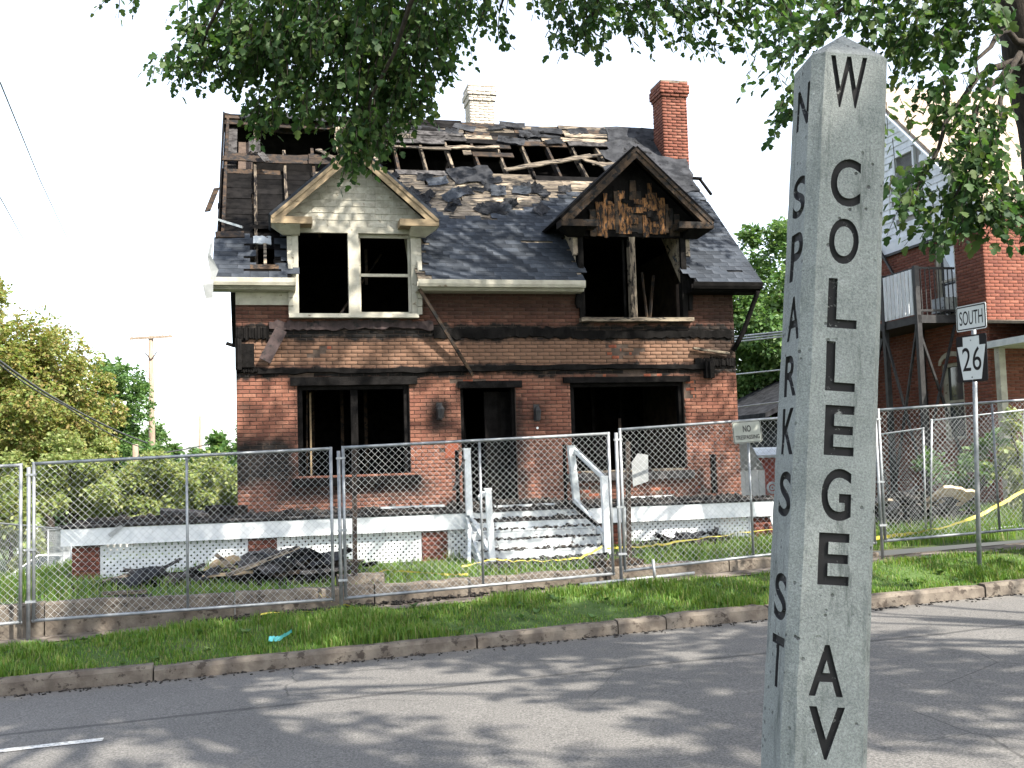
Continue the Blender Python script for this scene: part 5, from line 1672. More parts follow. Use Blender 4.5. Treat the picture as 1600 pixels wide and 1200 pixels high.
# deck pieces: pale strips lying at the wall
for (u, v, w, L, rz, label) in ((2.75, -1.2, .02, 1.05, .0, 'long pale strip lying on the porch left of the door'), (4.5, -1.9, .0, 1.1, .03, 'white board lying across the top of the porch steps'), (7.2, -.22, .0, .9, .02, 'pale strip on the porch under the right window')):
    mb = MB(); rough_box(mb, (0, 0, 0), (L, .09, .03), None, random.Random(int(u * 9)), .006, 6)
    o = mb.build('loose_strip', M['white_worn'], None, HL(u, v, w)); o.rotation_euler = (0, 0, TH + rz); tag(o, label, 'board')
mb = MB(); mb.span((-.4, -.3, 0), (.4, .3, .06)); o = mb.build('roofing_slab', M['ash'], None, HL(-.75, -.9, .02)); o.rotation_euler = (.05, .10, TH + .1)
tag(o, 'grey slab of fallen roofing on the porch deck left of the house', 'slab')
mb = MB(); rough_box(mb, (0, 0, .06), (.55, .4, .16), None, random.Random(8), .05, 6); o = mb.build('charred_lump', M['char'], None, HL(-.15, -1.0, .0)); tag(o, 'black charred lump on the deck at the house corner', 'debris')

# yellow caution tape and a turquoise scrap
def ribbon(name, pts, w, mat, label, cat, seed=1):
    rng = random.Random(seed); P_ = [Vector(p) for p in pts]; mb = MB(); Q = []
    for a, b in zip(P_[:-1], P_[1:]):
        for i in range(6): Q.append(a.lerp(b, i / 6) + Vector((rng.gauss(0, .008), rng.gauss(0, .01), rng.gauss(0, .008))) * (.3 if name == 'plastic_scrap' else 1))
    Q.append(P_[-1])
    tw = rng.uniform(0, 3)
    for i, p in enumerate(Q):
        tw += rng.gauss(0, .25); d = Vector((0, math.cos(tw), math.sin(tw)))
        mb.v += [tuple(p - d * w / 2), tuple(p + d * w / 2)]
    for i in range(len(Q) - 1): mb.f.append((2 * i, 2 * i + 1, 2 * i + 3, 2 * i + 2))
    return tag(mb.build(name, mat, fix=False), label, cat)
def Y_(s, t, h): return ST(s, t, z_yard(s, t) + h)
ribbon('caution_tape', [Y_(.35, 2.35, .12), Y_(.8, 2.25, .16), Y_(1.2, 2.1, .13), Y_(1.55, 2.0, .09), Y_(1.75, 1.98, .08)], .03, M['tape'], 'slack yellow tape in the grass right of the left perforated post', 'caution tape', 1)
ribbon('caution_tape', [Y_(1.75, 2.5, .13), Y_(2.2, 2.6, .18), Y_(2.6, 2.5, .15), Y_(3.0, 2.4, .13), Y_(3.35, 2.3, .15), Y_(3.62, 2.25, .28)], .03, M['tape'], 'yellow tape crumpled in the grass before the steps', 'caution tape', 2)
ribbon('caution_tape', [Y_(3.7, 2.3, .25), Y_(4.4, 2.7, .20), Y_(5.0, 3.0, .20), Y_(5.9, 3.0, .26), Y_(7.0, 2.9, .30), Y_(7.8, 2.8, .28)], .03, M['tape'], 'yellow tape stretched low across the grass under the warning sign', 'caution tape', 3)
ribbon('caution_tape', [P(1364, 842, 15.6), P(1420, 833, 15.6), P(1475, 825, 15.6), P(1530, 805, 15.7), P(1600, 768, 15.9), P(1660, 730, 16.1)], .055, M['tape'], 'bright yellow tape rising behind the route sign at right', 'caution tape', 4)
ribbon('caution_tape', [ST(-.1, 1.70, z_walk(0) + .20), ST(.1, 1.62, z_walk(0) + .06), ST(.35, 1.5, z_walk(0) + .03), ST(-.3, 1.42, z_walk(0) + .03), ST(-.8, 1.40, z_walk(0) + .03)], .03, M['tape'], 'scrap of yellow tape on the pavement under the left fence joint', 'caution tape', 5)
zz = z_verge(-1.0, .5)
ribbon('plastic_scrap', [P(420, 998, 11.75), P(436, 998, 11.75), P(446, 992, 11.75), P(456, 986, 11.75)], .055, M['teal'], 'turquoise plastic scrap on the verge grass near the kerb', 'litter', 6)

# ---------------------------------------------------------------- neighbouring brick house on the right (local: x along street, y back, z up)
N0 = ST(13.25, 7.0, 0.0)
nb = empty('neighbour_house', (N0.x, N0.y, -1.35), TH)
tag(nb, 'brick house with a pale shingled gable and tan roof at the right edge', 'house')
GZ = 1.35
M['brick_nb'] = brick_mat('neighbour_brick', False, None, [(.15, .052, .036), (.195, .07, .046), (.125, .043, .031), (.24, .095, .065)])
M['mortar_nb'] = simple('light_mortar', (.14, .11, .09), (.20, .16, .135), 5, .95, .3, 50, 0)
DEP = 7.0; WID = 9.0
opens_n = [(.90, 1.58, 2.78 + GZ, 4.36 + GZ), (.86, 1.56, .25 + GZ, 1.82 + GZ)]     # on the side wall: y0, y1, z0, z1
# side wall (faces the burnt house)
mbw = wall_boxes(0, DEP, 0, 4.55 + GZ, opens_n, 0, .25)
mbw.v = [(y, x, z) for (x, y, z) in mbw.v]
swall = mbw.build('side_wall', M['mortar_nb'], nb)
def nb_bricks(bricks, parent, face):
    rng = random.Random(41); V = []; Fq = []; tv, tf2 = brick_template(.203, .0575)
    for i, (cx, cz, lx) in enumerate(bricks):
        w = tv.copy(); w[:, 0] *= lx / .203; d = rng.uniform(-.002, .002)
        if face == 'side': p = np.stack([w[:, 1] - .012 + d, -w[:, 0] + cx, w[:, 2] + cz], 1)
        else: p = np.stack([w[:, 0] + cx, w[:, 1] - .012 + d, w[:, 2] + cz], 1)
        V.append(p); Fq.append(np.array(tf2, np.int32) + 12 * i)
    o = link('brickwork', np_mesh('brickwork', np.concatenate(V), np.concatenate(Fq)), M['brick_nb'], parent); o['kind'] = 'stuff'
nb_bricks(lay_bricks(0, 5.2, .3, 4.55 + GZ, opens_n, random.Random(1)), swall, 'side')
fwall = MB().span((.252, 0, 0), (WID, .25, 4.9 + GZ)).build('front_wall', M['mortar_nb'], nb)
nb_bricks(lay_bricks(-.01, 3.0, .3, 4.75 + GZ, [], random.Random(2)), fwall, 'front')
MB().span((WID - .25, .252, 0), (WID, DEP, 4.9 + GZ)).build('side_wall', M['brick_nb'], nb)
MB().span((.252, DEP - .25, 0), (WID - .252, DEP - .002, 4.9 + GZ)).build('back_wall', M['brick_nb'], nb)
# gable above the brick: pale shingles laid one by one
APY, APZ = 3.5, 8.38 + GZ; SLN = (8.38 - 5.12) / 3.5
gw = MB(); gp = [(0, 4.552 + GZ), (DEP, 4.552 + GZ), (DEP, 5.12 + GZ), (APY, APZ), (0, 5.12 + GZ)]
for x in (.03, .25):
    for (y, z) in gp: gw.v.append((x, y, z))
gw.f += [(0, 1, 2, 3, 4), (9, 8, 7, 6, 5)] + [(i, 5 + i, 5 + (i + 1) % 5, (i + 1) % 5) for i in range(5)]
gable = gw.build('gable_wall', M['stone'], nb)
rng = random.Random(12); cnt = 0; z = 4.80 + GZ; row = 0
up_open = (2.08, 2.90, 5.22 + GZ, 6.74 + GZ)
V = []; Fq = []; unit = None
while z < APZ - .15:
    y = -(.1 if row % 2 else 0); ymax = 5.6
    while y < ymax:
        w = .245; a = max(0, y); b = y + w
        lim = 5.12 + GZ + SLN * (min((a + b) / 2, 7 - (a + b) / 2)) - .10
        if b - a > .05 and z + .10 < lim and not (b > up_open[0] and a < up_open[1] and z + .15 > up_open[2] and z < up_open[3]):
            if cnt < 300:
                if unit is None:
                    unit = bpy.data.meshes.new('siding_shingle'); unit.from_pydata([(-.006, -.5, -.5), (-.006, .5, -.5), (.02, .5, .5), (.02, -.5, .5), (.03, -.5, -.5), (.03, .5, -.5)], [], [(0, 3, 2, 1), (0, 1, 5, 4), (0, 4, 3), (1, 2, 5)]); unit.materials.append(M['siding_blue'])
                o = link('siding_shingle', unit, None, gable, (.0 + rng.uniform(-.004, .004), (a + b) / 2, z + .075 + rng.uniform(-.004, .004))); o.scale = (1, b - a - .008, .165); cnt += 1
        y += w
    z += .15; row += 1
MB().span((-.05, -.03, 4.52 + GZ), (.026, DEP, 4.80 + GZ)).build('band_board', M['siding_blue'], nb)
MB().span((-.08, -.03, 4.46 + GZ), (.025, DEP, 4.515 + GZ)).build('band_moulding', M['iron'], nb)
# roof: ridge along the street
for sgn in (-1, 1):
    mb = MB(); e0 = APY + sgn * (APY + .35); ez = APZ - SLN * (APY + .35) + .06
    mb.hexa([(-.30, APY, APZ + .06), (WID + .3, APY, APZ + .06), (WID + .3, APY, APZ + .16), (-.30, APY, APZ + .16), (-.30, e0, ez), (WID + .3, e0, ez), (WID + .3, e0, ez + .08), (-.30, e0, ez + .08)])
    sl = mb.build('roof_slope', M['roof_tan'], nb)
    if sgn < 0:
        # shingle courses on the slope that faces the street
        n = 30; mb = MB(); L_ = math.hypot(APY + .35, APZ + .06 - ez)
        for i in range(n):
            k0, k1 = i / n, (i + 1) / n
            y0_, z0_ = e0 + (APY - e0) * k0, ez + (APZ + .06 - ez) * k0 + .10; y1_, z1_ = e0 + (APY - e0) * k1, ez + (APZ + .06 - ez) * k1 + .10
            x = -.32 - (i % 2) * .15
            while x < 7:
                a = max(x, -.32); b = x + .30
                if b - a > .05:
                    mb.hexa([(a + .003, y0_, z0_ + .012), (b - .003, y0_, z0_ + .012), (b - .003, y1_, z1_ + .002), (a + .003, y1_, z1_ + .002), (a + .003, y0_, z0_ - .01), (b - .003, y0_, z0_ - .01), (b - .003, y1_, z1_ - .01), (a + .003, y1_, z1_ - .01)])
                x += .30
        o = mb.build('roof_shingles', M['roof_tan'], sl, fix=False); o['kind'] = 'stuff'
for sgn in (-1, 1):
    MB().beam((-.29, APY + sgn * (APY + .35), APZ - SLN * (APY + .35) + .02), (-.29, APY, APZ + .02), .04, .16, (1, 0, 0)).build('rake_board', M['siding_blue'], nb)
# windows
def nb_window(y0, y1, z0, z1, m_frame, m_glass, bars=True, off=0.0):
    fr = MB()
    t = .07
    for (a, b, c, d) in ((y0 - t, y0, z0 - t, z1 + t), (y1, y1 + t, z0 - t, z1 + t), (y0, y1, z1, z1 + t + .03), (y0, y1, z0 - t, z0)):
        fr.span((-.035 + off, a, c), (.05 + off, b, d))
    w = fr.build('window', m_frame, nb)
    MB().span((.03 + off, y0, z0), (.04 + off, y1, z1)).build('pane', m_glass, w)
    if bars: MB().span((.0 + off, y0, (z0 + z1) / 2 - .025), (.03 + off, y1, (z0 + z1) / 2 + .025)).build('meeting_rail', m_frame, w)
    return w
nb_window(2.15, 2.83, 5.29 + GZ, 6.62 + GZ, M['siding_blue'], M['glass_pale'], True, .0)
w2 = nb_window(.97, 1.51, 2.85 + GZ, 4.29 + GZ, M['cream'], M['glass'], True, .06)
mb = MB(); mb.v += [(.085, .98, 4.28 + GZ), (.085, 1.5, 4.28 + GZ), (.085, .98, 3.55 + GZ)]; mb.f.append((0, 1, 2)); mb.build('pale_triangle', M['glass_pale'], w2, fix=False)  # flat pale blue-grey triangle in front of the upper pane
MB().span((-.25, 1.0, 2.88 + GZ), (.05, 1.45, 3.18 + GZ)).build('window_air_conditioner', M['white_worn'], w2)
w3 = nb_window(.93, 1.49, .3 + GZ, 1.75 + GZ, M['cream'], M['glass'], True, .06)
mb = MB()
for i in range(8):
    a0, a1 = math.pi * i / 8, math.pi * (i + 1) / 8; c = 1.21
    mb.hexa([(-.01, c + .36 * math.cos(a0), 1.80 + GZ + .17 * math.sin(a0)), (-.01, c + .36 * math.cos(a1), 1.80 + GZ + .17 * math.sin(a1)), (-.01, c + .44 * math.cos(a1), 1.80 + GZ + .27 * math.sin(a1)), (-.01, c + .44 * math.cos(a0), 1.80 + GZ + .27 * math.sin(a0)),
             (-.03, c + .36 * math.cos(a0), 1.80 + GZ + .17 * math.sin(a0)), (-.03, c + .36 * math.cos(a1), 1.80 + GZ + .17 * math.sin(a1)), (-.03, c + .44 * math.cos(a1), 1.80 + GZ + .27 * math.sin(a1)), (-.03, c + .44 * math.cos(a0), 1.80 + GZ + .27 * math.sin(a0))])
mb.build('window_arch', M['cream'], w3)
# front porch corner at the frame edge
po = MB().span((-.1, -2.6, 1.99 + GZ), (4.0, -.02, 2.12 + GZ)).build('porch_roof', M['white'], nb)
MB().hexa([(-.18, -2.7, 2.125 + GZ), (4, -2.7, 2.125 + GZ), (4, -.02, 2.5 + GZ), (-.18, -.02, 2.5 + GZ), (-.18, -2.7, 2.17 + GZ), (4, -2.7, 2.17 + GZ), (4, -.02, 2.56 + GZ), (-.18, -.02, 2.56 + GZ)]).build('porch_shingles', M['roof_tan'], po)
for yy in (-2.45, -.3): MB().span((-.02, yy, 0), (.12, yy + .14, 1.985 + GZ)).build('porch_post', M['cream'], nb)
# fire escape on the side wall
fe = empty('fire_escape', (0, 0, 0), 0, nb)
px, pz = -.97, 2.78 + GZ
MB().span((px, .85, pz - .16), (-.03, 3.6, pz)).build('platform', M['iron'], fe)
for (x_, y_) in ((px + .03, .90), (px + .03, 2.10), (px + .03, 3.5), (-.10, 2.10)):
    MB().span((x_ - .05, y_ - .05, .0), (x_ + .05, y_ + .05, pz + (1.02 if x_ < -.5 else 0))).build('post', M['iron'], fe)
for z_ in (pz + .98, pz + .10):
    MB().beam((px + .03, .95, z_), (px + .03, 3.55, z_), .035, .045).build('rail', M['iron'], fe)
    MB().beam((px + .08, .90, z_), (-.04, .90, z_), .035, .045).build('rail', M['iron'], fe)
for i in range(8):
    x_ = px + .14 + i * .105; MB().beam((x_, .90, pz), (x_, .90, pz + .96), .018, .018, (0, 1, 0)).build('baluster', M['iron'], fe)
for i in range(8):
    y_ = .98 + i * .135; MB().span((px - .025, y_, pz + .02), (px - .0, y_ + .088, pz + .96)).build('slat', M['siding_blue'], fe)
for (a, b) in (((px, .9, pz - .2), (px, 2.1, .4)), ((px, 2.1, pz - .2), (px, .9, .6)), ((px, .9, pz - .2), (-.1, .9, 1.2)), ((-.1, .9, pz - .2), (px, .9, 1.2)), ((px, 3.5, pz - .2), (px, 2.2, .3)), ((-.1, 3.9, 5.2 + GZ), (-.1, 2.3, 3.1 + GZ)), ((-.3, 4.5, 4.4 + GZ), (-.3, 3.0, 2.8 + GZ))):
    MB().beam(a, b, .045, .045).build('brace', M['iron'], fe)
for i in range(11):
    k = i / 10; MB().box((px + .45, 3.6 + k * 2.0, pz - .1 - k * 3.6), (.8, .22, .03)).build('stair_tread', M['iron'], fe)
for dx in (.05, .85): MB().beam((px + dx, 3.5, pz), (px + dx, 5.6, pz - 3.7), .04, .18).build('stair_stringer', M['iron'], fe)

# ---------------------------------------------------------------- small buildings, poles, car behind
def shed():
    c = P(1215, 775, 29.0); g0 = -1.55
    root = empty('red_shed', (c.x, c.y, g0), TH)
    tag(root, 'low red shed with a round white emblem behind the right porch end', 'shed')
    H = P(1200, 715, 29).z - g0
    for i in range(16):
        x = -.62 + i * .2
        MB().span((x, 0, 0), (x + .192, .05, H)).build('siding_board', M['red_paint'], root)
    MB().span((-.62, .052, 0), (2.58, 2.6, H)).build('body', M['red_paint'], root)
    MB().hexa([(-.72, -.15, H), (2.7, -.15, H), (2.7, 2.7, H + .22), (-.72, 2.7, H + .22), (-.72, -.15, H + .07), (2.7, -.15, H + .07), (2.7, 2.7, H + .30), (-.72, 2.7, H + .30)]).build('roof', M['white_worn'], root)
    cz = P(1206, 762, 29).z - g0; cx = (P(1206, 762, 29) - c).x
    n = 20
    for (r0, r1) in ((.10, .165), (.03, .065)):
        o_ = [(cx + r1 * math.cos(6.2832 * i / n), cz + r1 * math.sin(6.2832 * i / n)) for i in range(n)]
        i_ = [(cx + r0 * math.cos(6.2832 * i / n), cz + r0 * math.sin(6.2832 * i / n)) for i in range(n)]
        ring(MB(), o_, i_, -.012, -.002).build('emblem', M['white'], root)
shed()
def white_lean_to():
    c = P(1175, 770, 27.0); g0 = -1.5
    root = empty('white_outbuilding', (c.x, c.y, g0), TH)
    tag(root, 'small white outbuilding between the brick corner and the red shed', 'outbuilding')
    H = P(1175, 735, 27).z - g0
    for i in range(4):
        x = -.33 + i * .175
        MB().span((x, 0, 0), (x + .168, .04, H)).build('siding_board', M['white'], root)
    MB().span((-.33, .042, 0), (.37, 2, H)).build('body', M['white'], root)
    t = P(1168, 692, 27).z - g0
    MB().prism([(-.36, H + .01), (.36, H + .01), (.0, t), (-.36, t)], -.02, 1.9).build('gable', M['grey_sheet'], root)
white_lean_to()
def garage():
    c = P(1238, 665, 34); g0 = -1.5
    root = empty('garage', (c.x, c.y, g0), TH)
    tag(root, 'garage with a low brown roof seen left of the concrete post', 'garage')
    Hh = P(1190, 652, 34).z - g0
    MB().span((-.2, .3, 0), (4.6, 5, Hh)).build('wall', M['tar'], root)
    MB().prism([(-1.0, Hh - .05), (2.0, Hh + 1.35), (5.0, Hh - .05), (5.0, Hh + .12), (2.0, Hh + 1.52), (-1.0, Hh + .12)], -.2, 5.2).build('roof', M['tar'], root)
garage()

def utility_pole(x, y_top, Y, z0, r, label, arm=None, name='utility_pole'):
    t = P(x, y_top, Y); b = Vector((t.x + .0, Y, z0))
    root = empty(name, b, 0); tag(root, label, 'utility pole', 'wooden utility poles')
    H = t.z - z0
    MB().tube([(0, 0, -.3), (-.02, 0, H * .5), (-.04, 0, H)], [r * 1.25, r * 1.1, r * .85], 10).build('shaft', M['bark_grey'], root, smooth=True)
    if arm:
        MB().beam((-arm, -.12, H - .12), (arm, -.12, H - .06), .10, .12).build('crossarm', M['bark_grey'], root)
        for k in (-.9, -.55, .55, .9):
            MB().tube([(k * arm, -.12, H - .06), (k * arm, -.12, H + .06), (k * arm, -.12, H + .10)], [.04, .05, .02], 8).build('insulator', M['grey_sheet'], root)
        for sg in (-1, 1): MB().beam((sg * arm * .28, -.13, H - .85), (0, -.14, H - 1.25), .04, .05).build('arm_brace', M['dark_steel'], root)
    return root
utility_pole(237, 525, 55, -3.2, .15, 'tall utility pole with a crossarm rising above the trees at left', 1.08)
utility_pole(213, 694, 46, -3.2, .14, 'shorter bare utility pole just left of the tall one')
utility_pole(313, 650, 95, -3.5, .15, 'farthest thin utility pole near the house\'s left wall')
# a lamp on a long arm in front of the trees
a, b = P(140, 640, 50), P(190, 628, 50)
root = empty('street_lamp', (a.x - 4, 50, -3.2), 0); tag(root, 'pale street lamp on a curved arm among the left trees', 'street lamp')
MB().tube([(0, 0, 0), (0, 0, a.z + 2.4)], .10, 8).build('pole', M['grey_sheet'], root, smooth=True)
MB().tube([(0, 0, a.z + 2.3), (2.0, 0, a.z + 3.4), (a.x - root.location.x + .6, 0, b.z + 3.2)], .05, 8).build('arm', M['grey_sheet'], root, smooth=True)
mb = MB().tube([(a.x - root.location.x + .5, 0, b.z + 3.2), (a.x - root.location.x + .9, 0, b.z + 3.17), (b.x - root.location.x + .2, 0, b.z + 3.12)], [.06, .17, .10], 8); mb.build('lamp_head', M['sign_white'], root, smooth=True)

def wire(pts, r, mat, label, sag=0.0):
    Q = []
    for a, b in zip(pts[:-1], pts[1:]):
        for i in range(8):
            k = i / 8; p = Vector(a).lerp(Vector(b), k); p.z -= sag * 4 * k * (1 - k); Q.append(p)
    Q.append(Vector(pts[-1]))
    return tag(MB().tube(Q, r, 5).build('overhead_wire', mat, smooth=True), label, 'wire', 'overhead wires')
wire([P(-80, 500, 22), P(90, 625, 34), P(230, 692, 46)], .035, M['cable'], 'thick sagging cable running down past the left trees', .1)
wire([P(-60, 520, 22), P(100, 633, 34), P(225, 700, 46)], .022, M['cable'], 'thinner cable just under the thick sagging one', .15)
wire([P(0, 128, 14), P(62, 280, 24), P(125, 415, 45)], 0.011, M['cable_sky'], 'upper faint wire crossing the bright sky at top left')
wire([P(0, 308, 16), P(30, 362, 24), P(68, 432, 45)], 0.009, M['cable_sky'], 'lower faint wire crossing the bright sky at left')
wire([P(60, 742, 46), P(213, 712, 46), P(340, 690, 60), P(420, 690, 80)], .03, M['cable'], 'dark wire level with the fence top left of the house', .1)
for k, (y0, y1) in enumerate(((527, 518), (531, 522), (535, 526))):
    wire([P(1120, y0 + 2, 30), P(1300, y1 - 8, 24)], .022, M['cable_lt'], ('top', 'middle', 'bottom')[k] + ' of three bright wires right of the brick corner')
wire([P(1120, 588, 30), P(1300, 570, 24)], .02, M['cable_lt'], 'single bright wire below the group of three right of the house')
wire([P(1120, 640, 28), P(1300, 618, 24)], .018, M['cable_lt'], 'low bright wire just above the warning sign')

def car():
    c = P(92, 900, 33.0); g0 = P(90, 866, 33).z - 1.42
    root = empty('parked_car', (c.x, c.y, g0), math.radians(-28))
    tag(root, 'white parked car beyond the left end of the porch', 'car')
    # body: lofted sections from front (y=-2.2) to rear
    def loft(secs, name, mat, parent):
        mb = MB(); n = len(secs[0])
        for s in secs: mb.v += [tuple(p) for p in s]
        for i in range(len(secs) - 1):
            for k in range(n):
                k2 = (k + 1) % n; mb.f.append((i * n + k, i * n + k2, (i + 1) * n + k2, (i + 1) * n + k))
        mb.f.append(tuple(range(n))); mb.f.append(tuple((len(secs) - 1) * n + k for k in range(n)))
        return mb.build(name, mat, parent, smooth=False)
    def sec(y, w, z0, z1): return [(-w, y, z0 + .1), (-w * .94, y, z0), (w * .94, y, z0), (w, y, z0 + .1), (w, y, z1 - .18), (w * .9, y, z1), (-w * .9, y, z1), (-w, y, z1 - .18)]
    loft([sec(-2.25, .74, .35, .66), sec(-2.1, .84, .25, .76), sec(-1.2, .88, .22, .88), sec(-.7, .88, .22, .94), sec(1.3, .88, .22, .96), sec(2.0, .85, .25, .93), sec(2.25, .76, .36, .8)], 'body', M['car_paint'], root)
    def rs(y, w, z): return [(-w, y, z), (w, y, z), (w, y, z + .01), (-w, y, z + .01)]
    cab = MB()
    base = [(-.80, -1.0, .93), (.80, -1.0, .93), (.80, 1.75, .95), (-.80, 1.75, .95)]; top = [(-.62, -.25, 1.42), (.62, -.25, 1.42), (.64, 1.1, 1.42), (-.64, 1.1, 1.42)]
    cab.hexa(base + top); cabin = cab.build('cabin', M['car_paint'], root)
    def pane(q, name):
        mb = MB(); c4 = [Vector(p) for p in q]; ctr = sum(c4, Vector()) / 4
        n = (c4[1] - c4[0]).cross(c4[3] - c4[0]).normalized()
        if n.dot(ctr - Vector((0, .4, 1.1))) < 0: n = -n
        inn = [ctr + (p - ctr) * .86 + n * .006 for p in c4]; out = [p + n * .008 for p in inn]
        mb.hexa(inn + out); mb.build(name, M['glass'], cabin)
    pane([base[0], base[1], top[1], top[0]], 'windscreen'); pane([base[1], base[2], top[2], top[1]], 'side_window'); pane([base[3], base[0], top[0], top[3]], 'side_window'); pane([base[2], base[3], top[3], top[2]], 'rear_window')
    for (x, y) in ((-.80, -1.4), (.80, -1.4), (-.80, 1.35), (.80, 1.35)):
        w = MB().tube([(x - .1, y, .32), (x + .1, y, .32)], .32, 16).build('wheel', M['rubber'], root)
        sx = 1 if x > 0 else -1
        MB().tube([(x + sx * .10, y, .32), (x + sx * .115, y, .32)], .19, 12).build('rim', M['chrome'], w)
    for x in (-.58, .58): MB().box((x, -2.22, .60), (.30, .06, .14)).build('headlight', M['lens'], root)
    MB().box((0, -2.27, .56), (.66, .03, .11)).build('grille', M['rubber'], root)
    MB().box((0, -2.28, .40), (1.5, .06, .12)).build('bumper', M['white_worn'], root)
car()
def far_building():
    c = P(128, 850, 48); g0 = -4.2
    root = empty('grey_building', (c.x, c.y, g0), math.radians(8)); tag(root, 'grey masonry building beyond the car at far left', 'building')
    top = P(120, 828, 48).z - g0
    rng = random.Random(4); zc = 0
    MB().span((-2.2, .02, 0), (5, 6, top - .05)).build('wall', M['stone'], root)
    cnt = 0; row = 0
    while zc < top - .1:
        x = -2.2 - (row % 2) * .3
        while x < 1.2:
            MB().span((x + .01, -.02 - rng.uniform(0, .015), zc + .01), (x + .58, .018, zc + .27)).build('stone', M['stone'], root); x += .6
        zc += .28; row += 1
    MB().span((-2.5, -.3, top - .045), (5.2, 6.3, top + .15)).build('roof', M['grey_sheet'], root)
far_building()
def hut():
    c = P(33, 850, 40); root = empty('timber_post', (c.x, c.y, c.z - 1.6), 0)
    tag(root, 'pale post with a small board seen through the left fence', 'post')
    MB().span((-.12, -.1, 0), (.12, .1, 2.6)).build('shaft', M['white_worn'], root)
    MB().span((-.1, -.16, 1.7), (.75, -.1, 2.5)).build('board', M['siding_blue'], root)
hut()

# ---------------------------------------------------------------- trees
def limb(mb, pts, r0, r1, n=8, seed=0, wob=.04):
    rng = random.Random(seed); Q = []
    pts = [Vector(p) for p in pts]
    for i in range(len(pts) - 1):
        p0 = pts[max(i - 1, 0)]; p1 = pts[i]; p2 = pts[i + 1]; p3 = pts[min(i + 2, len(pts) - 1)]
        for k in range(5):
            t = k / 5
            q = .5 * ((2 * p1) + (p2 - p0) * t + (2 * p0 - 5 * p1 + 4 * p2 - p3) * t * t + (3 * p1 - p0 - 3 * p2 + p3) * t ** 3)
            Q.append(q + Vector((rng.gauss(0, wob), rng.gauss(0, wob), rng.gauss(0, wob))) * (1 if (i or k) else 0))
    Q.append(pts[-1])
    rr_ = [r0 + (r1 - r0) * (i / (len(Q) - 1)) ** .8 for i in range(len(Q))]
    mb.tube(Q, rr_, n)

def finish_tree(root, trunk_mb, leaf_sets, leaf, bark, segs=None, tmpl=LEAF, tf=LEAF_F):
    if segs is not None:
        for (a, b) in segs:
            for p, q in zip(a, b): trunk_mb.tube([p, q], [.006, .003], 3, False)
    o = trunk_mb.build('trunk', bark, root, smooth=True, fix=False)
    pos = np.concatenate([s[0] for s in leaf_sets]); d = np.concatenate([s[1] for s in leaf_sets]); n = np.concatenate([s[2] for s in leaf_sets]); sz = np.concatenate([s[3] for s in leaf_sets])
    org = np.array(root.location)
    o = link('crown', leaves_mesh('crown', pos - org, d, n, sz, tmpl, tf), leaf, root)
    o['kind'] = 'stuff'

# the maple on the far verge: its trunk crosses the top right corner; its crown shades the house front
rs = np.random.RandomState(17)
ta = ST(9.75, .62, 0); ta.z = z_verge(9.75, .62)
TA = empty('maple_tree', ta, 0); tag(TA, 'dark leaning maple whose trunk enters the top right corner', 'tree')
tb = MB()
L_ = lambda p: Vector(p) - ta
tp = [Vector((0, 0, -.2)), L_(P(1660, 480, 14.2)), L_(P(1645, 260, 14.1)), L_(P(1612, 90, 14.0)), L_(P(1575, -60, 13.9)), L_(P(1530, -260, 13.8)), L_(P(1500, -560, 14))]
limb(tb, tp, .46, .26, 12, 1, .01)
clA = [  # photo pixel, depth, radii in metres, sprays
    (1395, 15, 13.0, (.7, .9, .42), 95), (1310, 20, 12.6, (.7, .8, .36), 70), (1465, 45, 13.2, (.65, .9, .5), 80), (1515, 25, 13.0, (.36, .6, .4), 60), (1400, 75, 13.0, (.45, .6, .28), 30),
    (1445, 115, 12.8, (.40, .6, .35), 26), (1520, 130, 12.8, (.5, .7, .45), 55), (1530, 200, 12.8, (.30, .5, .4), 34), (1500, 210, 12.6, (.42, .6, .4), 44), (1470, 265, 12.5, (.36, .5, .3), 34),
    (1540, 285, 12.6, (.5, .7, .36), 62), (1500, 325, 12.5, (.5, .6, .24), 46), (1580, 325, 12.6, (.4, .6, .24), 40), (1432, 298, 12.3, (.30, .4, .12), 14), (1392, 285, 12.2, (.16, .3, .07), 5),
    (1462, 352, 12.4, (.22, .4, .09), 8), (1250, 45, 12.4, (.5, .7, .42), 56), (1215, 105, 12.3, (.3, .5, .26), 24), (1232, 168, 12.3, (.2, .4, .26), 16), (1255, 140, 12.3, (.25, .4, .3), 22), (1395, 165, 12.5, (.12, .3, .14), 5), (1385, 205, 12.4, (.12, .2, .14), 4)]
sets = []; segs = []
for (x, y, Y, r, n) in clA:
    if y < 125: y -= 26
    if x < 1330: n = int(n * .7)
    c = P(x, y, Y); s = sprays(rs, c, r, int(n * .54), 7, .34, .125, out_c=np.array(P(1560, -60, 13.6)), droop=.55)
    sets.append(s[:4]); segs.append((s[4][0] - np.array(ta), s[4][1] - np.array(ta)))
for (x, y, Y, m0) in ((1400, 30, 13, 4), (1300, 25, 12.6, 4), (1520, 130, 12.8, 3), (1550, 250, 12.7, 3), (1490, 310, 12.5, 3), (1240, 80, 12.4, 4), (1432, 298, 12.3, 3)):
    limb(tb, [tp[m0], (tp[m0] + L_(P(x, y, Y))) / 2 + Vector((0, 0, .5)), L_(P(x, y, Y))], .07, .015, 6, x, .03)
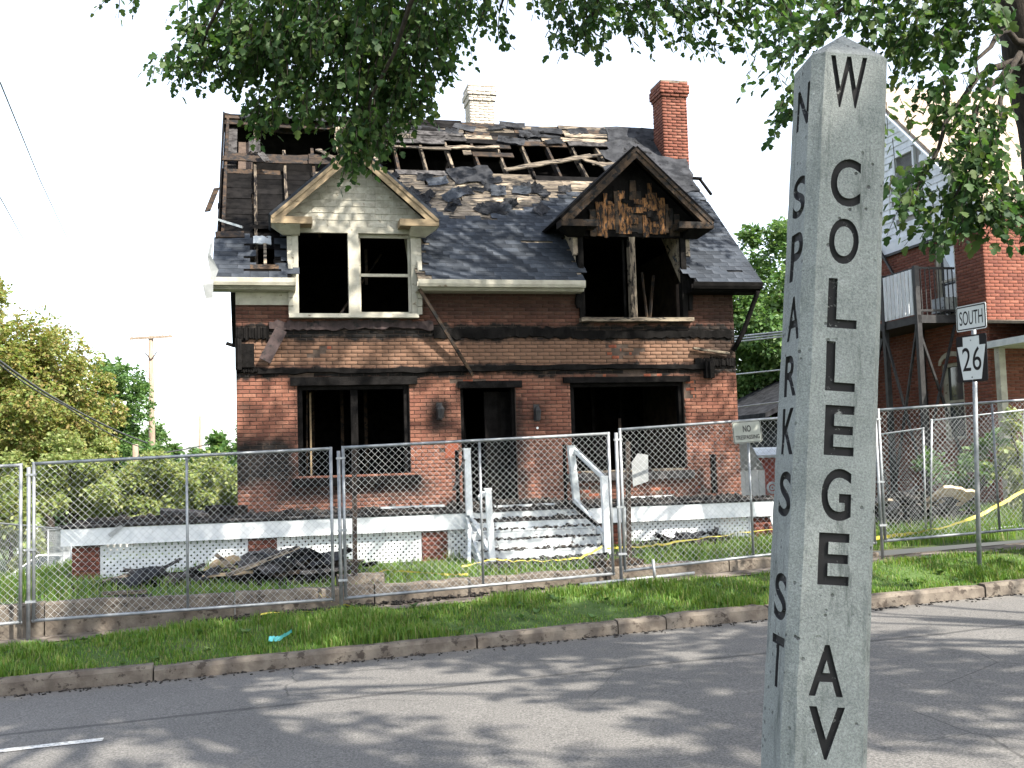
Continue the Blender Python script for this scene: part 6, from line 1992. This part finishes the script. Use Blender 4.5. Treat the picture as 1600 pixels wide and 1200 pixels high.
# the unseen upper crown (above the frame)
top_c = np.array(ST(6.9, .6, 10.6))
for k in range(27):
    u = norm(rs.normal(size=3)); u[2] = abs(u[2]) * 1.0 - .25
    c = top_c + u * np.array([5.3, 5.4, 4.2]) * rs.uniform(.45, 1.0)
    lo = .44 * c[1] + 1.9
    if c[2] < lo: c[2] = lo + rs.uniform(0, 1.0)
    s = sprays(rs, c, (1.1, 1.1, .8), 44, 7, .5, .17, out_c=top_c, droop=.3); sets.append(s[:4])
    limb(tb, [tp[5], (tp[5] + Vector(c) - ta) / 2 + Vector((0, 0, .6)), Vector(c) - ta], .09, .02, 5, k, .05)
finish_tree(TA, tb, sets, M['leaf'], M['bark'], segs)

# the maple on the near side: trunk behind the photographer's right, branches hang over the road
tn = ST(3.6, -10.4, 0); tn.z = z_road(3.6) + .12
TB = empty('maple_tree', tn, 0); tag(TB, 'overhanging maple whose leafy branches hang across the top of the sky', 'tree')
tb = MB(); L_ = lambda p: Vector(p) - tn
tp = [Vector((0, 0, -.2)), Vector((-.1, .1, 2.5)), Vector((-.2, .3, 5.0)), Vector((-.4, .7, 7.2)), Vector((-.5, 1.0, 10.0)), Vector((-.6, 1.0, 13.0))]
limb(tb, tp, .45, .16, 12, 2, .02)
clB = [(560, 12, 11.8, (1.15, 1.2, .34), 170), (450, 35, 11.6, (.75, 1.0, .36), 90), (660, 25, 11.9, (.7, 1.0, .36), 95), (540, 85, 11.7, (.9, 1.0, .36), 150), (430, 95, 11.5, (.5, .8, .24), 56), (620, 100, 11.8, (.55, .9, .4), 88),
       (570, 150, 11.7, (.52, .8, .34), 84), (640, 150, 11.8, (.28, .6, .24), 30), (575, 205, 11.6, (.36, .5, .26), 54), (550, 240, 11.5, (.2, .3, .16), 20), (460, 140, 11.5, (.36, .5, .18), 26), (410, 165, 11.4, (.26, .4, .12), 15), (495, 165, 11.5, (.26, .4, .16), 18),
       (360, 60, 11.4, (.4, .6, .2), 34), (345, 20, 11.4, (.36, .5, .14), 18), (300, 102, 11.3, (.30, .4, .08), 15), (265, 112, 11.2, (.18, .3, .05), 6), (375, 112, 11.4, (.28, .4, .12), 16), (300, 48, 11.3, (.18, .3, .07), 7), (410, 60, 11.5, (.4, .6, .25), 40),
       (690, 75, 11.9, (.22, .5, .3), 22), (325, 80, 11.4, (.2, .3, .06), 8), (195, 2, 11.2, (.12, .2, .03), 3), (400, 182, 11.4, (.14, .2, .05), 5), (530, 30, 11.8, (.9, 1.0, .3), 80),
       (760, 22, 11.2, (.45, .7, .24), 55), (770, 60, 11.1, (.2, .4, .14), 14), (850, 10, 11.0, (.5, .7, .18), 45), (910, 35, 10.9, (.5, .7, .3), 72), (980, 25, 10.9, (.5, .7, .26), 62), (885, 85, 10.8, (.28, .4, .12), 18), (920, 82, 10.8, (.24, .4, .14), 16), (990, 75, 10.8, (.26, .4, .16), 18), (995, 108, 10.8, (.12, .2, .05), 4),
       (1050, 20, 10.7, (.5, .7, .2), 45), (1080, 70, 10.7, (.26, .4, .2), 20), (1130, 40, 10.7, (.5, .7, .3), 66), (1110, 105, 10.7, (.16, .3, .05), 6), (1180, 60, 10.8, (.36, .5, .3), 42), (1020, 50, 10.8, (.3, .4, .15), 20), (925, 108, 10.8, (.08, .15, .06), 3)]
sets = []; segs = []
for (x, y, Y, r, n) in clB:
    if x > 700: y -= 46; n = int(n * .40)
    else: y -= 14
    c = P(x, y, Y); s = sprays(rs, c, r, int(n * 1.08), 7, .24, .088, out_c=np.array(P(700, -220, 10.5)), droop=.6)
    sets.append(s[:4]); segs.append((s[4][0] - np.array(tn), s[4][1] - np.array(tn)))
for (x, y, Y) in ((540, 60, 11.7), (430, 80, 11.5), (650, 60, 11.8), (570, 200, 11.6), (310, 90, 11.3), (920, 40, 10.9), (1120, 40, 10.7), (780, 20, 11.2)):
    tip = L_(P(x, y, Y)); st_ = tp[3]
    limb(tb, [st_, st_.lerp(tip, .35) + Vector((0, 0, 1.9)), st_.lerp(tip, .75) + Vector((0, 0, 1.3)), tip], .10, .012, 7, x, .03)
for k in range(16):  # unseen leaf clumps added to shade the hanging branches and the road
    c = np.array([1.6, 7.6, 9.8]) + rs.uniform(-1, 1, 3) * np.array([3.4, 2.6, 1.6])
    s = sprays(rs, c, (1.1, 1.1, .6), 38, 7, .45, .16, droop=.3); sets.append(s[:4])
    q = Vector(c) - tn
    limb(tb, [tp[4], tp[4].lerp(q, .5) + Vector((0, 0, .8)), q], .09, .02, 5, k + 150, .05)
for k in range(10):  # unseen leaf clumps added along the sun line to shade the post
    c = np.array([5.8, -2.7, 7.4]) + rs.uniform(-1, 1, 3) * np.array([1.7, 1.7, 1.2])
    s = sprays(rs, c, (1.0, 1.0, .6), 44, 7, .45, .16, droop=.3); sets.append(s[:4])
    q = Vector(c) - tn
    limb(tb, [tp[3], tp[3].lerp(q, .5) + Vector((0, 0, .5)), q], .08, .02, 5, k + 180, .05)
top_b = np.array(tn) + np.array([1.6, -1.6, 10.6])
for k in range(54):
    u = norm(rs.normal(size=3)); u[2] = abs(u[2]) - .3
    c = top_b + u * np.array([7.6, 7.0, 4.2]) * rs.uniform(.35, 1.0)
    if c[2] < .44 * max(0, c[1]) + 1.6: c[2] = .44 * max(0, c[1]) + 1.6 + rs.uniform(0, 1)
    s = sprays(rs, c, (1.15, 1.15, .7), 30, 7, .5, .18, out_c=top_b, droop=.3); sets.append(s[:4])
    q = Vector(c) - tn
    limb(tb, [tp[4], tp[4].lerp(q, .5) + Vector((0, 0, .6)), q], .09, .02, 5, k + 50, .05)
finish_tree(TB, tb, sets, M['leaf'], M['bark'], segs)

# a third street tree further up the near side; only its shade is in the picture
tc = ST(12.2, -10.6, 0); tc.z = z_road(12.2) + .12
TC = empty('maple_tree', tc, 0); tag(TC, 'street maple on the near side of the road, showing only its shade', 'tree')
tb = MB()
tp = [Vector((0, 0, -.2)), Vector((.1, .1, 3.0)), Vector((0, .2, 6.5)), Vector((-.1, .3, 11.0))]
limb(tb, tp, .42, .14, 12, 3, .02)
sets = []; top_d = np.array(tc) + np.array([0, 0, 9.6])
for k in range(38):
    u = norm(rs.normal(size=3)); u[2] = abs(u[2]) - .35
    c = top_d + u * np.array([6.4, 6.0, 4.4]) * rs.uniform(.4, 1.0)
    lo = .44 * max(0, c[1]) + 1.9
    if c[0] < .5 * max(0, c[1]) + .5 and c[2] < lo: c[2] = lo + rs.uniform(0, 1.0)
    s = sprays(rs, c, (1.1, 1.1, .7), 30, 7, .5, .18, out_c=top_d, droop=.3); sets.append(s[:4])
    q = Vector(c) - tc
    limb(tb, [tp[2], tp[2].lerp(q, .5) + Vector((0, 0, .6)), q], .09, .02, 5, k + 90, .05)
finish_tree(TC, tb, sets, M['leaf'], M['bark'])

def bg_tree(name, label, x, y_c, Y, rx, rz, z0, leaf, seed, n_cl=30, per=70, size=.3, trunk_r=.25, group='background trees'):
    rs = np.random.RandomState(seed); c = np.array(P(x, y_c, Y)); base = Vector((c[0], c[1], z0))
    root = empty(name, base, 0); tag(root, label, 'tree', group)
    tb = MB(); tip = Vector((0, 0, c[2] - z0))
    limb(tb, [(0, 0, -.2), tip * .5 + Vector((.1, .1, 0)), tip * .95], trunk_r, trunk_r * .4, 8, seed, .03)
    sets = []
    for k in range(n_cl):
        u = norm(rs.normal(size=3)); cc = c + u * np.array([rx, rx, rz]) * rs.uniform(.30, 1.08)
        rr_ = rs.uniform(.12, .32)
        s = sprays(rs, cc, (rx * rr_, rx * rr_, rz * rr_ * .9), per, 5, size * 1.6, size, out_c=c, droop=.25, sprd=.8, shell=.3)
        sets.append(s[:4])
        if k % 3 == 0: limb(tb, [tip * rs.uniform(.4, .8), Vector(cc) - base], trunk_r * .3, .02, 5, k, .05)
    finish_tree(root, tb, sets, leaf, M['bark'], None, LEAF2, LEAF2_F)
bg_tree('yellowing_tree', 'tall yellowing tree at the left edge of the photo', -20, 600, 42, 3.4, 4.3, -4, M['leaf_yellow'], 201, 70, 130, .16)
bg_tree('yellowing_tree', 'round golden tree just right of the tall one at left edge', 75, 640, 44, 2.5, 3.3, -4, M['leaf_yellow'], 202, 60, 120, .16)
bg_tree('green_tree', 'green tree left of the tall utility pole', 165, 690, 52, 2.6, 3.4, -4, M['leaf_far'], 203, 50, 110, .19)
bg_tree('green_tree', 'smaller green tree behind the foot of the utility poles', 225, 720, 60, 2.3, 2.2, -4, M['leaf_far'], 204, 40, 90, .2)
bg_tree('pale_tree', 'low pale green tree above the left part of the porch', 110, 755, 36, 1.9, 1.35, -3.5, M['leaf_pale'], 205, 36, 100, .14, .12)
bg_tree('pale_tree', 'low pale green tree above the middle of the left porch', 215, 765, 37, 2.0, 1.15, -3.3, M['leaf_pale'], 206, 36, 100, .14, .12)
bg_tree('pale_tree', 'low pale green tree next to the house\'s left wall', 312, 765, 38, 1.7, 1.1, -3.2, M['leaf_pale'], 207, 36, 100, .14, .12)
bg_tree('green_tree', 'green tree touching the house\'s left wall', 365, 735, 58, 1.7, 2.1, -4, M['leaf_far'], 208, 24, 70, .3)
bg_tree('pale_tree', 'pale bush at the lower left edge behind the fence', 15, 850, 34, 1.0, 1.3, -4.2, M['leaf_pale'], 209, 16, 60, .2, .10)
bg_tree('green_tree', 'dark green tree low behind the left fence posts', 30, 760, 50, 3.0, 2.2, -4.4, M['leaf_far'], 215, 28, 70, .28)
bg_tree('green_tree', 'large green tree between the brick house and the concrete post', 1205, 520, 40, 2.6, 3.6, -1.6, M['leaf_far'], 210, 60, 130, .18)
bg_tree('green_tree', 'green tree behind the concrete post and the large one', 1290, 480, 46, 3.2, 4.2, -1.6, M['leaf_far'], 211, 50, 110, .2)
bg_tree('green_tree', 'rounded green tree low behind the white outbuilding', 1165, 640, 46, 2.2, 2.6, -1.6, M['leaf_far'], 212, 40, 100, .2)
bg_tree('leafy_bush', 'leafy bush with yellow-green leaves before the neighbour\'s porch', 1590, 700, 18.6, .55, .75, -1.2, M['leaf_pale'], 213, 14, 26, .10, .03)
bg_tree('leafy_bush', 'dark leafy shrub behind the loose fence panel', 1510, 740, 19.5, .7, .7, -1.2, M['leaf_far'], 214, 14, 26, .10, .03)

# ---------------------------------------------------------------- groups of alike things
GROUPS = {'debris heap': 'heaps of fire debris in the yard', 'board': 'loose boards and strips', 'caution tape': 'pieces of yellow caution tape', 'block': 'blocks lying by the steel posts',
          'sign post': 'perforated steel posts', 'panel': 'broken wood panels', 'house': 'brick houses'}
for o in list(COL.objects):
    if o.parent is None and 'group' not in o.keys():
        if o.get('category') in GROUPS: o['group'] = GROUPS[o['category']]
        elif o.name.startswith('maple_tree'): o['group'] = 'street maples'
